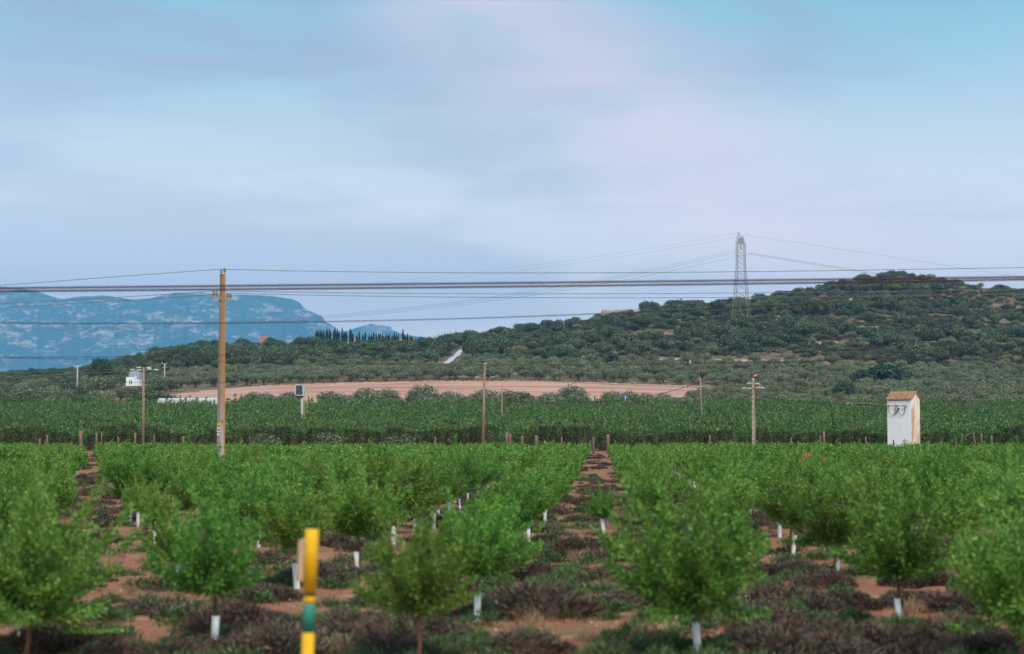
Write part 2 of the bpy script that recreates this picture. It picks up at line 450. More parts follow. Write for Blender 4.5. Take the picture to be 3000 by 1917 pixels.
# ------------------------------------------------------------------ mountains
def mountain(name, prof, Y0, Y1, Y2, label, seed):
    rng = np.random.default_rng(seed)
    px = np.array([q[0] for q in prof]); py = np.array([q[1] for q in prof])
    nx, ny = 520, 110
    xs = np.linspace(px[0], px[-1], nx)
    ridge = np.array([zpx(v, Y1) for v in np.interp(xs, px, py)])
    ph = rng.uniform(0, 6.28, 40)
    jag = sum(np.sin(xs / (9 + 7 * k) + ph[k]) * (0.8 + 0.5 * k) for k in range(6)) * Y1 / 9500
    ridge = ridge + jag
    T = np.linspace(0, 1.45, ny)
    V = np.zeros((ny, nx, 3))
    for j, t in enumerate(T):
        Y = Y0 + (Y1 - Y0) * t if t <= 1 else Y1 + (Y2 - Y1) * (t - 1) / 0.45
        if t <= 1:
            pr = 0.16 * t + 0.22 * t ** 2 + 0.62 * (1 / (1 + np.exp(-(t - 0.72) * 16)))
            pr1 = 0.16 + 0.22 + 0.62 * (1 / (1 + math.exp(-0.28 * 16)))
            pr = pr / pr1
            cl = np.sin(t * 31 + np.sin(xs / 60) * 1.5) * 0.018 * t * (1 - t) * 4
            gully = (np.abs(np.sin(xs / 38 + ph[20] + 1.2 * np.sin(xs / 90 + t * 2))) * 0.10 + np.abs(np.sin(xs / 13 + 2 * t + ph[21])) * 0.05) * 4 * t * (1 - t)
            z = ridge * np.clip(pr + cl - gully, 0, 1.2)
            Yo = Y + 500 * np.sin(xs / 47 + ph[22] + 3 * t) * (1 - t)
        else:
            z = ridge * (1 - 0.9 * ((t - 1) / 0.45)); Yo = Y + 0 * xs
        V[j, :, 0] = (xs - 1500) / F * Yo; V[j, :, 1] = Yo; V[j, :, 2] = z + 2
    V[0, :, 2] = 1.0
    i = np.arange(ny * nx).reshape(ny, nx)
    Fc = np.stack([i[:-1, :-1], i[:-1, 1:], i[1:, 1:], i[1:, :-1]], -1).reshape(-1, 4)
    return tag(link(name, np_mesh(name, V.reshape(-1, 3), Fc, M["mountain"], smooth=False)), kind="structure", label=label)
def mountain_mat():
    m, t = newmat("mountain_rock")
    g = N(t, "ShaderNodeNewGeometry"); mpn = N(t, "ShaderNodeMapping"); mpn.inputs["Scale"].default_value = (0.8, 0.3, 2.0)
    t.links.new(g.outputs["Position"], mpn.inputs[0])
    n1 = noise(t, mpn.outputs[0], 0.0040, 9, 0.70, 0.3); n2 = noise(t, mpn.outputs[0], 0.018, 6, 0.75)
    veg = mixc(t, srange(t, n2, 0.3, 0.7), (0.03, 0.06, 0.04), (0.09, 0.13, 0.08))
    c = mixc(t, srange(t, mth(t, "ADD", mth(t, "MULTIPLY", n1, 0.6), mth(t, "MULTIPLY", n2, 0.4)), 0.51, 0.585), veg, (0.62, 0.45, 0.42))
    b = N(t, "ShaderNodeBsdfDiffuse"); t.links.new(c, b.inputs[0])
    out(t, b.outputs[0]); return m
M["mountain"] = mountain_mat()
mountain("mountain", [(-1300, 900), (-900, 868), (-400, 850), (-100, 838), (0, 840), (60, 845), (110, 855), (180, 876), (250, 869), (320, 868), (400, 876), (500, 866), (560, 856), (590, 853), (640, 862), (700, 865), (780, 868), (855, 874), (876, 885), (890, 902), (912, 915), (942, 926), (952, 942), (974, 953), (982, 966), (1000, 985), (1060, 1010), (1160, 1060)],
         13000, 19000, 20400, "broad blue limestone massif with pale cliff bands", 3)
mountain("far_mountain", [(900, 1000), (985, 976), (1020, 968), (1055, 956), (1085, 948), (1105, 953), (1120, 955), (1142, 958), (1150, 968), (1165, 974), (1200, 980), (1240, 988), (1290, 996), (1400, 1010), (1600, 1040)],
         20500, 21900, 22500, "small hazy blue peak behind the row of cypresses", 5)

# ------------------------------------------------------------------ foliage builders (numpy)
def leaves(C, D, L, W, rng, Nrm=None):
    """diamond leaves: centre C, long axis D, length L, width W"""
    n = len(C)
    D = D / np.maximum(np.linalg.norm(D, axis=1, keepdims=True), 1e-6)
    R = rng.normal(size=(n, 3)) if Nrm is None else Nrm
    S = np.cross(D, R); S /= np.maximum(np.linalg.norm(S, axis=1, keepdims=True), 1e-6)
    L = (np.asarray(L) * rng.uniform(0.7, 1.3, n))[:, None]; W = (np.asarray(W) * rng.uniform(0.7, 1.3, n))[:, None]
    v = np.stack([C - D * L / 2, C + S * W / 2 - D * L * 0.08, C + D * L / 2, C - S * W / 2 - D * L * 0.08], 1).reshape(-1, 3)
    f = np.arange(n * 4).reshape(n, 4)
    return v, f
def merge(parts):
    Vs, Fs, Ms, o = [], [], [], 0
    for v, f, mi in parts:
        Vs.append(v); Fs.append(f + o); Ms.append(np.full(len(f), mi)); o += len(v)
    return np.concatenate(Vs), np.concatenate(Fs), np.concatenate(Ms)
def tubes_np(list_of):
    mb = MB()
    for pts, rad, n in list_of:
        mb.tube(pts, rad, n, cap=False)
    return np.array(mb.v), np.array(mb.f)

def almond_crown(seed, H=2.65, R=1.0, n=5200, L=0.125, W=0.045, mat="almond", branches=True, shoots=46, low=0.36, tufts=5, tr=0.085, droop=-0.06, zmin=None):
    """vase-shaped crown: upswept feathery shoots, a few low ones, dark gaps between"""
    rng = np.random.default_rng(seed)
    org = np.array([0, 0, low * H])
    az = np.arange(shoots) * 2.39996 + rng.uniform(-.6, .6, shoots)
    cz = np.clip(np.linspace(droop, 0.99, shoots) + rng.uniform(-.08, .08, shoots), -.6, 1)
    pol = np.arccos(cz)
    lop = 1 + 0.20 * np.sin(az + seed) + 0.12 * np.sin(2 * az + seed * 1.7)
    dirs = np.stack([np.sin(pol) * np.cos(az), np.sin(pol) * np.sin(az), cz], 1)
    up = (1 - low) * H
    ln = 1 / np.sqrt((np.sin(pol) / (R * lop)) ** 2 + (cz / (up * 0.94)) ** 2)
    ln *= rng.uniform(0.62, 1.16, shoots)
    lift = 0.40 * up * np.sin(pol) ** 2 * rng.uniform(0.1, 1.2, shoots)
    ks = np.repeat(np.arange(shoots), tufts)
    ts = np.tile(np.linspace(0.22, 1.0, tufts), shoots) + rng.uniform(-.06, .06, shoots * tufts)
    cen = org + dirs[ks] * (ln[ks] * ts)[:, None]
    cen[:, 2] += lift[ks] * ts ** 2
    cen[:, :2] += rng.normal(size=(len(ks), 2)) * 0.05 * R
    tang = dirs[ks] * ln[ks][:, None]; tang[:, 2] += 2 * lift[ks] * ts
    tang /= np.linalg.norm(tang, axis=1, keepdims=True)
    q = rng.integers(0, len(ks), n)
    sc = tr * H / 2.65
    g = rng.normal(size=(n, 3))
    wid = sc * (1.15 - 0.6 * np.clip(ts[q], 0, 1))
    C = cen[q] + g * wid[:, None] + tang[q] * (rng.uniform(-1.2, 2.6, n) * sc)[:, None]
    C[:, 2] = np.maximum(C[:, 2], (org[2] - 0.05 * H) if zmin is None else zmin)
    D = tang[q] * 1.0 + g * 0.55 + rng.normal(size=(n, 3)) * 0.3
    v, f = leaves(C, D, L, W, rng)
    parts = [(v, f, 0)]
    if branches:
        tb = []
        for q in range(0, shoots, 2):
            pts = [org + np.array([0, 0, -0.05])]
            for s in (0.35, 0.7, 0.95):
                e = org + dirs[q] * ln[q] * s; e[2] += lift[q] * s * s; pts.append(e)
            tb.append((pts, [0.022, 0.013, 0.008, 0.003], 4))
        bv, bf = tubes_np(tb); parts.append((bv, bf, 1))
    V, Fc, mi = merge(parts)
    return np_mesh("crown", V, Fc, [M[mat], M["bark"]], mi)

def lobed(seed, H, R, z0, lobes=16, n=1100, L=0.5, W=0.32, mat="olive", trunk=None, flat=1.0, bark="bark_grey", lobe_r=0.42, top=None, spread=0.62):
    """round tree built of leaf clumps; trunk=(radius, height)"""
    rng = np.random.default_rng(seed)
    zc = (H + z0) / 2; hz = (H - z0) / 2
    d = rng.normal(size=(lobes, 3)); d /= np.linalg.norm(d, axis=1, keepdims=True)
    d[:, 2] = np.abs(d[:, 2]) * 1.2 - 0.55
    c = d * np.array([R * spread, R * spread, hz * 0.60 * flat]) * rng.uniform(0.75, 1.15, (lobes, 1))
    c[:, 2] += zc
    lr = R * lobe_r * rng.uniform(0.7, 1.25, lobes)
    k = rng.choice(lobes, n, p=lr ** 2 / (lr ** 2).sum())
    u = rng.normal(size=(n, 3)); u /= np.linalg.norm(u, axis=1, keepdims=True)
    C = c[k] + u * (lr[k] * rng.uniform(0.70, 1.08, n) ** 1)[:, None] * np.array([1, 1, 0.85])
    C[:, 2] = np.maximum(C[:, 2], z0 * 0.75)
    nr = u + rng.normal(size=(n, 3)) * 0.45
    D = np.cross(nr, rng.normal(size=(n, 3)))
    v, f = leaves(C, D, L, W, rng, nr)
    parts = [(v, f, 0)]
    if trunk:
        tr, thh = trunk
        tb = [([(0, 0, -0.4), (rng.normal() * .1, rng.normal() * .1, thh * 0.5), (rng.normal() * .2, rng.normal() * .2, thh)], [tr * 1.25, tr, tr * 0.9], 6)]
        for q in range(5):
            e = c[q]
            tb.append(([(0, 0, thh * 0.8), (e[0] * .5, e[1] * .5, (thh + e[2]) / 2), e], [tr * 0.6, tr * 0.35, tr * 0.12], 5))
        bv, bf = tubes_np(tb)
        parts.append((bv, bf, 1))
    return parts
def tree_meshes(parts, mat, bark="bark_grey"):
    crown = np_mesh("crown", parts[0][0], parts[0][1], [M[mat]])
    tr = np_mesh("trunk", parts[1][0], parts[1][1], [M[bark]], smooth=True) if len(parts) > 1 else None
    return crown, tr
def tree_joined(parts, mat, bark="bark_grey"):
    V, Fc, mi = merge(parts)
    return np_mesh("tree", V, Fc, [M[mat], M[bark]], mi)

def column_crown(seed, H, R, n, L, W, z0=0.2, power=1.0):
    rng = np.random.default_rng(seed)
    t = rng.uniform(0, 1, n) ** 0.8
    rad = R * (np.minimum(1, (0.25 + 1.2 * t) ) * (1 - t ** 2.6)) + 0.02
    az = rng.uniform(0, 2 * np.pi, n); rr = rad * np.sqrt(rng.uniform(0.35, 1.15, n))
    lump = 1 + 0.22 * np.sin(az * 3 + t * 9 + seed)
    C = np.stack([np.cos(az) * rr * lump, np.sin(az) * rr * lump, z0 + t * (H - z0)], 1)
    D = np.stack([np.cos(az) * 0.3, np.sin(az) * 0.3, np.ones(n)], 1) + rng.normal(size=(n, 3)) * 0.3
    nr = np.stack([np.cos(az), np.sin(az), np.full(n, 0.2)], 1) + rng.normal(size=(n, 3)) * 0.3
    return leaves(C, D, L, W, rng, nr)

def hedge_block(seed, Wd, Dp, H, n=2600, rounded=0.5):
    """clipped cypress: boxy, green skin, brown bare twigs low at the front"""
    rng = np.random.default_rng(seed)
    u = rng.uniform(-1, 1, (n, 3))
    ax = rng.integers(0, 3, n); sg = np.where(rng.uniform(size=n) < 0.5, -1.0, 1.0)
    r_ = np.arange(n)
    inner = rng.uniform(0.72, 1.04, n)
    u[r_, ax] = sg * inner
    sp = u / np.linalg.norm(u, axis=1, keepdims=True)
    u = u * (1 - rounded * 0.35) + sp * rounded * 0.35
    lump = 1 + 0.10 * np.sin(u[:, 2] * 4 + u[:, 0] * 5 + seed) + 0.06 * np.sin(u[:, 0] * 11 + u[:, 2] * 9)
    z0 = 0.55
    C = np.stack([u[:, 0] * Wd / 2 * lump, u[:, 1] * Dp / 2 * lump, (z0 + H) / 2 + u[:, 2] * (H - z0) / 2], 1)
    D = np.stack([u[:, 0] * 0.5, u[:, 1] * 0.5, np.full(n, 0.9)], 1) + rng.normal(size=(n, 3)) * 0.45
    nr = sp + rng.normal(size=(n, 3)) * 0.4
    v, f = leaves(C, D, 0.34, 0.13, rng, nr)
    hz = (C[:, 2] / H) + rng.normal(size=n) * 0.16 + 0.14 * np.sin(C[:, 0] * 2.1 + seed)
    mi = (hz < 0.46).astype(int)
    return np_mesh("foliage", v, f, [M["hedge"], M["hedge_brown"]], mi)

def bush_mesh(seed, R, H, n, L, W, mat, upright=0.6):
    rng = np.random.default_rng(seed)
    az = rng.uniform(0, 2 * np.pi, n); rr = np.sqrt(rng.uniform(0, 1, n))
    hz = np.sqrt(np.maximum(0, 1 - rr ** 2)) * H * rng.uniform(0.3, 1.12, n)
    lump = 1 + 0.25 * np.sin(az * 2 + seed) + 0.15 * np.sin(az * 5 + seed * 2)
    C = np.stack([np.cos(az) * rr * R * lump, np.sin(az) * rr * R * lump * 0.8, hz * (0.8 + 0.2 * np.sin(az * 3 + seed)) + 0.02], 1)
    D = np.stack([np.cos(az) * rr, np.sin(az) * rr, np.full(n, upright)], 1) + rng.normal(size=(n, 3)) * 0.5
    v, f = leaves(C, D, L, W, rng)
    return np_mesh("foliage", v, f, [M[mat]])

# geometry-nodes scatter (used only for uncountable stuff)
def scatter(name, pts, rots, scls, idx, protos, label, cat=None):
    me = bpy.data.meshes.new(name); n = len(pts)
    me.vertices.add(n); me.vertices.foreach_set("co", np.ascontiguousarray(pts, np.float32).ravel())
    a = me.attributes.new("rz", "FLOAT", "POINT"); a.data.foreach_set("value", np.ascontiguousarray(rots, np.float32))
    scls = np.asarray(scls, np.float32)
    if scls.ndim == 1: scls = np.repeat(scls[:, None], 3, 1)
    a = me.attributes.new("sc", "FLOAT_VECTOR", "POINT"); a.data.foreach_set("vector", np.ascontiguousarray(scls).ravel())
    a = me.attributes.new("ix", "INT", "POINT"); a.data.foreach_set("value", np.ascontiguousarray(idx, np.int32))
    me.update()
    o = link(name, me)
    ng = bpy.data.node_groups.new(name, "GeometryNodeTree")
    ng.interface.new_socket("Geometry", in_out="INPUT", socket_type="NodeSocketGeometry")
    ng.interface.new_socket("Geometry", in_out="OUTPUT", socket_type="NodeSocketGeometry")
    gi = ng.nodes.new("NodeGroupInput"); go = ng.nodes.new("NodeGroupOutput")
    iop = ng.nodes.new("GeometryNodeInstanceOnPoints")
    jn = ng.nodes.new("GeometryNodeJoinGeometry")
    for pm in protos:
        po = bpy.data.objects.new("prototype_" + name, pm)
        oi = ng.nodes.new("GeometryNodeObjectInfo"); oi.transform_space = "ORIGINAL"
        oi.inputs["Object"].default_value = po; oi.inputs["As Instance"].default_value = True
        ng.links.new(oi.outputs["Geometry"], jn.inputs[0])
    def attr(nm, ty):
        q = ng.nodes.new("GeometryNodeInputNamedAttribute"); q.data_type = ty; q.inputs[0].default_value = nm
        return q.outputs[0]
    cx = ng.nodes.new("ShaderNodeCombineXYZ"); ng.links.new(attr("rz", "FLOAT"), cx.inputs[2])
    e2r = ng.nodes.new("FunctionNodeEulerToRotation"); ng.links.new(cx.outputs[0], e2r.inputs[0])
    ng.links.new(gi.outputs[0], iop.inputs["Points"]); ng.links.new(jn.outputs[0], iop.inputs["Instance"])
    iop.inputs["Pick Instance"].default_value = True
    ng.links.new(attr("ix", "INT"), iop.inputs["Instance Index"])
    ng.links.new(e2r.outputs[0], iop.inputs["Rotation"])
    ng.links.new(attr("sc", "FLOAT_VECTOR"), iop.inputs["Scale"])
    ng.links.new(iop.outputs[0], go.inputs[0])
    md = o.modifiers.new("scatter", "NODES"); md.node_group = ng
    return tag(o, label, cat, kind="stuff")

RNG = np.random.default_rng(11)
rnd = random.Random(5)

# ------------------------------------------------------------------ young orchard
crowns = [almond_crown(100 + i, H=2.65, R=0.90 + 0.06 * (i % 3), n=18000, L=0.082, W=0.027, shoots=34 + 4 * i, tufts=6, tr=0.075) for i in range(5)]
crowns_low = [almond_crown(170 + i, H=2.65, R=1.12, n=24000, L=0.084, W=0.028, shoots=56, low=0.32, tufts=7, tr=0.080, droop=-0.5, zmin=0.42) for i in range(3)]
crowns_far = [almond_crown(130 + i, H=2.65, R=0.98, n=3000, L=0.18, W=0.066, shoots=32, tufts=4, tr=0.09, branches=False) for i in range(4)]
crown_dead = almond_crown(150, H=2.65, R=1.0, n=1500, L=0.2, W=0.08, mat="almond_dead", shoots=36)
def trunk_mesh(seed, H=2.65):
    r = random.Random(seed); mb = MB()
    a, b = r.uniform(-.05, .05), r.uniform(-.05, .05)
    mb.tube([(0, 0, -0.05), (a, b, 0.35), (a * .4, b * 1.4, 0.62), (0, 0, 0.98)], [0.042, 0.034, 0.03, 0.034], 7)
    return mb.mesh("trunk", M["bark"], True)
trunks = [trunk_mesh(i) for i in range(4)]
def guard_mesh(seed):
    r = random.Random(seed); mb = MB(); lean = r.uniform(-.05, .05)
    h, ra = 0.52, 0.065
    n = 10; prof = [(ra, 0.0), (ra * 0.95, h * .5), (ra * 1.02, h)]
    vs = []; fs = []
    for q in (0, 1):
        for rr, hh in prof:
            for k in range(n):
                an = 2 * math.pi * k / n; rad = (rr - 0.006 * q) * (1 + 0.12 * math.cos(2 * an + seed))
                vs.append((math.cos(an) * rad + lean * hh / h, math.sin(an) * rad, hh))
    m_ = len(prof)
    for q in (0, 1):
        for i in range(m_ - 1):
            for k in range(n):
                a = (q * m_ + i) * n + k; b = (q * m_ + i) * n + (k + 1) % n
                fs.append((a, b, b + n, a + n) if q == 0 else (a, a + n, b + n, b))
    for k in range(n):
        a = (m_ - 1) * n + k; b = (m_ - 1) * n + (k + 1) % n
        fs.append((a, b, b + m_ * n, a + m_ * n))
    mb.add(vs, fs); return mb.mesh("trunk_guard", M["guard"], True)
guards = [guard_mesh(i) for i in range(4)]

SLOPE, V0, DV = 0.053, -2.3, 3.72
def hfac(d): return float(np.interp(d, [0, 60, 275], [1.0, 1.0, 0.62]))
near_px = [  # trunk foot in the photo, size factor, has white guard
 (70, 1938, 1.02, 0), (628, 1893, 0.96, 1), (1225, 1942, 0.86, 0), (2045, 1922, 1.07, 1), (2635, 1832, 1.0, 1), (2985, 1952, 1.0, 0),
 (1397, 1818, 0.90, 1), (870, 1722, 0.95, 1), (1048, 1672, 1.0, 1), (2455, 1700, 0.95, 1), (1432, 1676, 0.8, 1), (517, 1727, 0.72, 1),
 (1507, 1640, 0.95, 1), (2323, 1626, 0.95, 1), (454, 1602, 0.72, 1), (1549, 1588, 0.95, 1), (1597, 1532, 0.95, 1), (405, 1543, 0.72, 1), (386, 1484, 0.72, 1), (369, 1465, 0.72, 1), (350, 1442, 0.75, 1), (329, 1406, 0.9, 1), (319, 1385, 0.9, 1), (308, 1370, .9, 1), (1612, 1500, 1.0, 1),
 (1270, 1548, 1.0, 1), (1768, 1563, 0.62, 1), (2120, 1640, 1.0, 0), (2800, 1668, 1.0, 0), (10, 1710, 1.05, 0), (120, 1600, 1.0, 0), (720, 1640, 1.0, 0), (820, 1580, 1.0, 0), (1000, 1575, 1.0, 0),
 (2930, 1640, 1.0, 0), (2560, 1610, 1.0, 0), (2160, 1560, 1.0, 0)]
young = []
for x, y, s, g in near_px:
    q = hit(x, y); young.append((q.x, q.y, s, g, "near"))
nearXY = np.array([(q[0], q[1]) for q in young])
S_AL = 4.7
for row in range(-50, 50):
    for kk in range(0, 60):
        d = 26 + kk * S_AL + (row % 2) * 1.6 + rnd.uniform(-.5, .5)
        if d > 266: continue
        X = V0 + row * DV + (0.35 if row > 0 else -0.15) + SLOPE * d + rnd.uniform(-.15, .15)
        sx = 1500 + F * X / d
        if not (-1100 < sx < 4100): continue
        if d < 48 and 0 < sx < 3000: continue
        if np.min(np.hypot(nearXY[:, 0] - X, nearXY[:, 1] - d)) < 2.6: continue
        if (abs(sx - 552) < 62 or abs(sx - 2372) < 62) and 79 < d < 93: continue
        # diagonal alley at the left
        xb = -4.6 - 0.251 * (d - 26.4)
        if -2.3 < X - xb < -0.25 and d > 30: continue
        young.append((X, d, rnd.choice([.8, .88, .95, 1.0, 1.06, 1.14]), 1, "grid"))
def shown(q):
    sx = 1500 + F * q[0] / q[1]
    return -60 < sx < 3060
young.sort(key=lambda q: (0 if shown(q) else 1, q[1]))
YL = "young leafy fruit tree with a thin trunk in the orchard rows"
own = {}
lowset = {}
for q in (0, 3, 5):
    hq = hit(near_px[q][0], near_px[q][1]); lowset[(hq.x, hq.y)] = True
for q, lb in ((1, "bushy young fruit tree with white guard beside the yellow marker post"), (2, "young fruit tree without a guard between the yellow marker post and the bare alley"),
              (3, "widest low leafed young fruit tree standing at the edge of the bare alley"), (7, "young fruit tree with white guard directly behind the yellow marker post")):
    hq = hit(near_px[q][0], near_px[q][1]); own[(hq.x, hq.y)] = lb
ind, rest = young[:290], young[290:]
dead_px = [(552, 88.0, 1.0), (2372, 84.0, 0.98)]
for i, (X, d, s, g, kd) in enumerate(ind):
    H = s * hfac(d)
    lab, grp = YL, "young trees of the orchard rows"
    if kd == "near" and s == 0.62:
        lab, grp = "small stunted young fruit tree with white guard standing alone in the bare alley", None
    if (X, d) in own: lab, grp = own[(X, d)], None
    r = empty("orchard_tree", (X, d, 0), lab, "tree", grp, rz=rnd.uniform(0, 6.28))
    wx = H * rnd.uniform(0.94, 1.12) * 1.0
    if s == 0.62: wx = H * 0.8
    if s == 0.96: wx = H * 0.86
    if s == 0.72: wx = H * 0.8
    link("trunk", trunks[i % 4], r, scale=(1, 1, H * rnd.uniform(.95, 1.0)))
    if kd == "near" and lowset.get((X, d)): cm = crowns_low[i % 3]
    else: cm = crowns[rnd.randrange(5)] if d < 90 else crowns_far[rnd.randrange(4)]
    link("crown", cm, r, scale=(wx, wx, H), rz=rnd.uniform(0, 6.28))
    if g: link("trunk_guard", guards[rnd.randrange(4)], r, scale=rnd.uniform(.9, 1.08), rz=rnd.uniform(0, 6.28))
for x, d, s in dead_px:
    X = xpx(x, d)
    H = s * hfac(d) * 0.93
    r = empty("orchard_tree", (X, d, 0), "withered young tree with rusty orange leaves %s" % ("near the foot of the tall concrete pole" if x < 1000 else "between the roadside pole and the white tower"), "tree")
    link("trunk", trunks[0], r); link("crown", crown_dead, r, scale=(H, H, H))
rest = [q for q in rest]
scatter("orchard_rows_beyond", [(q[0], q[1], 0) for q in rest], RNG.uniform(0, 6.28, len(rest)),
        np.array([[q[2] * hfac(q[1]) * 1.08] * 2 + [q[2] * hfac(q[1])] for q in rest]), RNG.integers(0, 4, len(rest)), crowns_far,
        "farther rows of young fruit trees merging into one green canopy")

# ------------------------------------------------------------------ mature grove behind the hedge
gm = []
for i in range(5):
    rng = np.random.default_rng(300 + i)
    gm.append(almond_crown(310 + i, H=4.6, R=2.2, n=2600, L=0.40, W=0.14, mat="mature", branches=False, shoots=44, low=0.16, tufts=5))
gt = MB().tube([(0, 0, -0.3), (0.05, 0, 0.7), (0, 0.03, 1.4)], [0.13, 0.11, 0.10], 7).mesh("trunk", M["bark_grey"], True)
grove = []
for a in np.arange(291, 470, 5.6):
    for X in np.arange(-230, 230, 3.4):
        x_, y_ = X + rnd.uniform(-.7, .7), a + rnd.uniform(-.6, .6)
        sx = 1500 + F * x_ / y_
        if -900 < sx < 3900:
            grove.append((x_, y_, rnd.choice([.72, .85, .95, 1.0, 1.08, 1.22])))
grove.sort(key=lambda q: (0 if 0 < 1500 + F * q[0] / q[1] < 3000 else 1, q[1]))
# the 290 that show largest: the front rows seen over the hedge and the whole far edge
gi, gr = grove[:290], grove[290:]
for X, Y, s in gi:
    r = empty("grove_tree", (X, Y, float(gz(X, Y))), "dark green bushy fruit tree of the dense grove behind the clipped hedge", "tree", "trees of the dense grove behind the hedge", rz=rnd.uniform(0, 6.28), scale=s)
    link("trunk", gt, r); link("crown", gm[rnd.randrange(5)], r)
g = np.array(gr)
scatter("grove_beyond", np.stack([g[:, 0], g[:, 1], gz(g[:, 0], g[:, 1])], 1), RNG.uniform(0, 6.28, len(g)), g[:, 2], RNG.integers(0, 5, len(g)), gm,
        "dense dark green grove canopy stretching back to the red field")

# ------------------------------------------------------------------ cypress hedge
blocks = [hedge_block(400 + i, 2.5, 1.7, 1.0 * h, n=2200, rounded=rr) for i, (h, rr) in enumerate([(4.1, .7), (3.9, .9), (4.2, .6), (3.6, 1.0), (4.0, .8), (4.5, 1.1)])]
hst = MB().tube([(0, 0, -0.2), (0.04, 0.02, 0.8), (0, 0, 1.6)], [0.14, 0.11, 0.09], 7).mesh("trunk", M["dead_wood"], True)
gaps = [(560, 580), (880, 895), (1040, 1056), (1236, 1250), (1850, 1862), (2010, 2022), (2330, 2345), (2470, 2482), (-60, -10), (205, 250), (385, 408), (640, 690), (1470, 1525), (1540, 1568), (1735, 1752), (2125, 2185), (2600, 2705), (2790, 2862), (2892, 2908), (2950, 2960)]
x = -420.0; HY = 276.0; hi = 0
while x < 3420:
    stepx = 2.15 * F / HY
    if not any(a < x + 2 < b for a, b in gaps):
        X = xpx(x, HY); Y = HY + 0.0 * X + rnd.uniform(-.3, .3)
        hfix = rnd.uniform(0.82, 1.10) * (0.95 if x > 1800 else 1.0)
        r = empty("hedge_cypress", (X, Y, 0), "dark clipped cypress with browned lower twigs in the windbreak hedge", "hedge", "clipped cypresses of the windbreak hedge")
        link("foliage", blocks[rnd.randrange(6)], r, scale=(rnd.uniform(0.95, 1.15), 1, hfix), rz=math.pi * rnd.randrange(2))
        link("trunk", hst, r)
    x += stepx * rnd.uniform(0.74, 0.98)
# olive-green softer shrubs growing into the hedge
for x, wd, h in [(770, 3.0, 3.6), (960, 3.4, 3.5), (1180, 3.2, 3.3)]:
    pts_ = lobed(440 + int(x), h, wd, 0.3, 12, 1500, 0.4, 0.2, "oak", (0.1, 0.8))
    cm, tm = tree_meshes(pts_, "oak")
    r = empty("bush", (xpx(x, 273), 273, 0), {770: "rounded mid green bush bulging from the hedge under the solar panel mast", 960: "broad olive green bush in the hedge short of the wooden pole", 1180: "greyish soft bush in the hedge nearest the wooden pole"}[x], "bush")
    link("foliage", cm, r); link("trunk", tm, r)

# cut trunks between the cypresses
def stump(x, ytop, wpx, Y=272.5):
    h = zpx(ytop, Y); ra = wpx / F * Y / 2
    s_ = rnd.uniform(-.12, .12)
    mb = MB().tube([(0, 0, -0.15), (s_ * .5, 0, h * .5), (s_, 0.03, h)], [ra * 1.15, ra, ra * 0.95], 8)
    o = link("cut_trunk", mb.mesh("cut_trunk", M["dead_wood"], True), loc=(xpx(x, Y), Y, 0))
    return tag(o, "bare reddish cut cypress trunk standing in the hedge line", "stump", "cut trunks standing in the hedge line")
for q in [(237, 1262, 10), (283, 1269, 6), (298, 1266, 4), (395, 1268, 7), (115, 1284, 6), (137, 1275, 5), (347, 1280, 5), (452, 1274, 5), (536, 1278, 6), (1484, 1267, 9), (1494, 1271, 7), (1529, 1277, 7), (1570, 1276, 9),
          (1782, 1273, 8), (1739, 1282, 6), (2413, 1264, 7), (2403, 1276, 5), (2079, 1276, 6), (1644, 1280, 5), (1276, 1280, 5), (2876, 1270, 5), (2906, 1276, 6), (2316, 1282, 5), (2538, 1280, 5)]:
    stump(*q)
# the dead twisted branches at the right
mb = MB(); Yd = 272.0
def pl(pts): return [Vector((xpx(a, Yd), Yd + rnd.uniform(-.2, .2), zpx(b, Yd))) for a, b in pts]
mb.tube(pl([(2820, 1315), (2819, 1290), (2820, 1271)]), [.13, .1, .06], 6)
mb.tube(pl([(2821, 1280), (2832, 1277), (2842, 1271), (2853, 1268), (2858, 1272)]), [.09, .08, .07, .05, .02], 5)
mb.tube(pl([(2855, 1318), (2855, 1295), (2852, 1268)]), [.15, .12, .08], 6)
mb.tube(pl([(2855, 1290), (2846, 1280), (2838, 1282)]), [.06, .04, .02], 5)
mb.tube(pl([(2803, 1312), (2800, 1290), (2796, 1276)]), [.12, .09, .03], 6)
mb.tube(pl([(2801, 1285), (2808, 1280)]), [.05, .02], 5)
mb.tube(pl([(2855, 1278), (2860, 1284), (2859, 1300)]), [.05, .04, .02], 5)
tag(link("dead_tree", mb.mesh("dead_tree", M["dead_wood"], True)), "leafless twisted pale dead branches in the gap right of the white tower", "dead tree")

# wire fence in front of the hedge
M["post"] = rough_mat("weathered_post", (0.16, 0.13, 0.11), (0.30, 0.25, 0.22), 5, 0.9)
M["wire"] = rough_mat("grey_wire", (0.10, 0.10, 0.10), (0.16, 0.16, 0.16), 5, 0.6)
fe = empty("wire_fence", (0, 270.5, 0), "thin post and wire fence along the front of the cypress hedge", "fence")
pm = MB().tube([(0, 0, -0.2), (0, 0, 2.15)], [0.055, 0.05], 6).mesh("post", M["post"])
for i, X in enumerate(np.arange(-90, 92, 4.1)):
    link("post", pm, fe, loc=(X + rnd.uniform(-.4, .4), rnd.uniform(-.1, .1), 0), scale=(1, 1, rnd.uniform(.9, 1.08)))
for zz in (0.7, 1.25, 1.8):
    link("fence_wire", MB().tube([(-92, 0, zz), (92, 0, zz)], 0.012, 4).mesh("fence_wire", M["wire"]), fe)

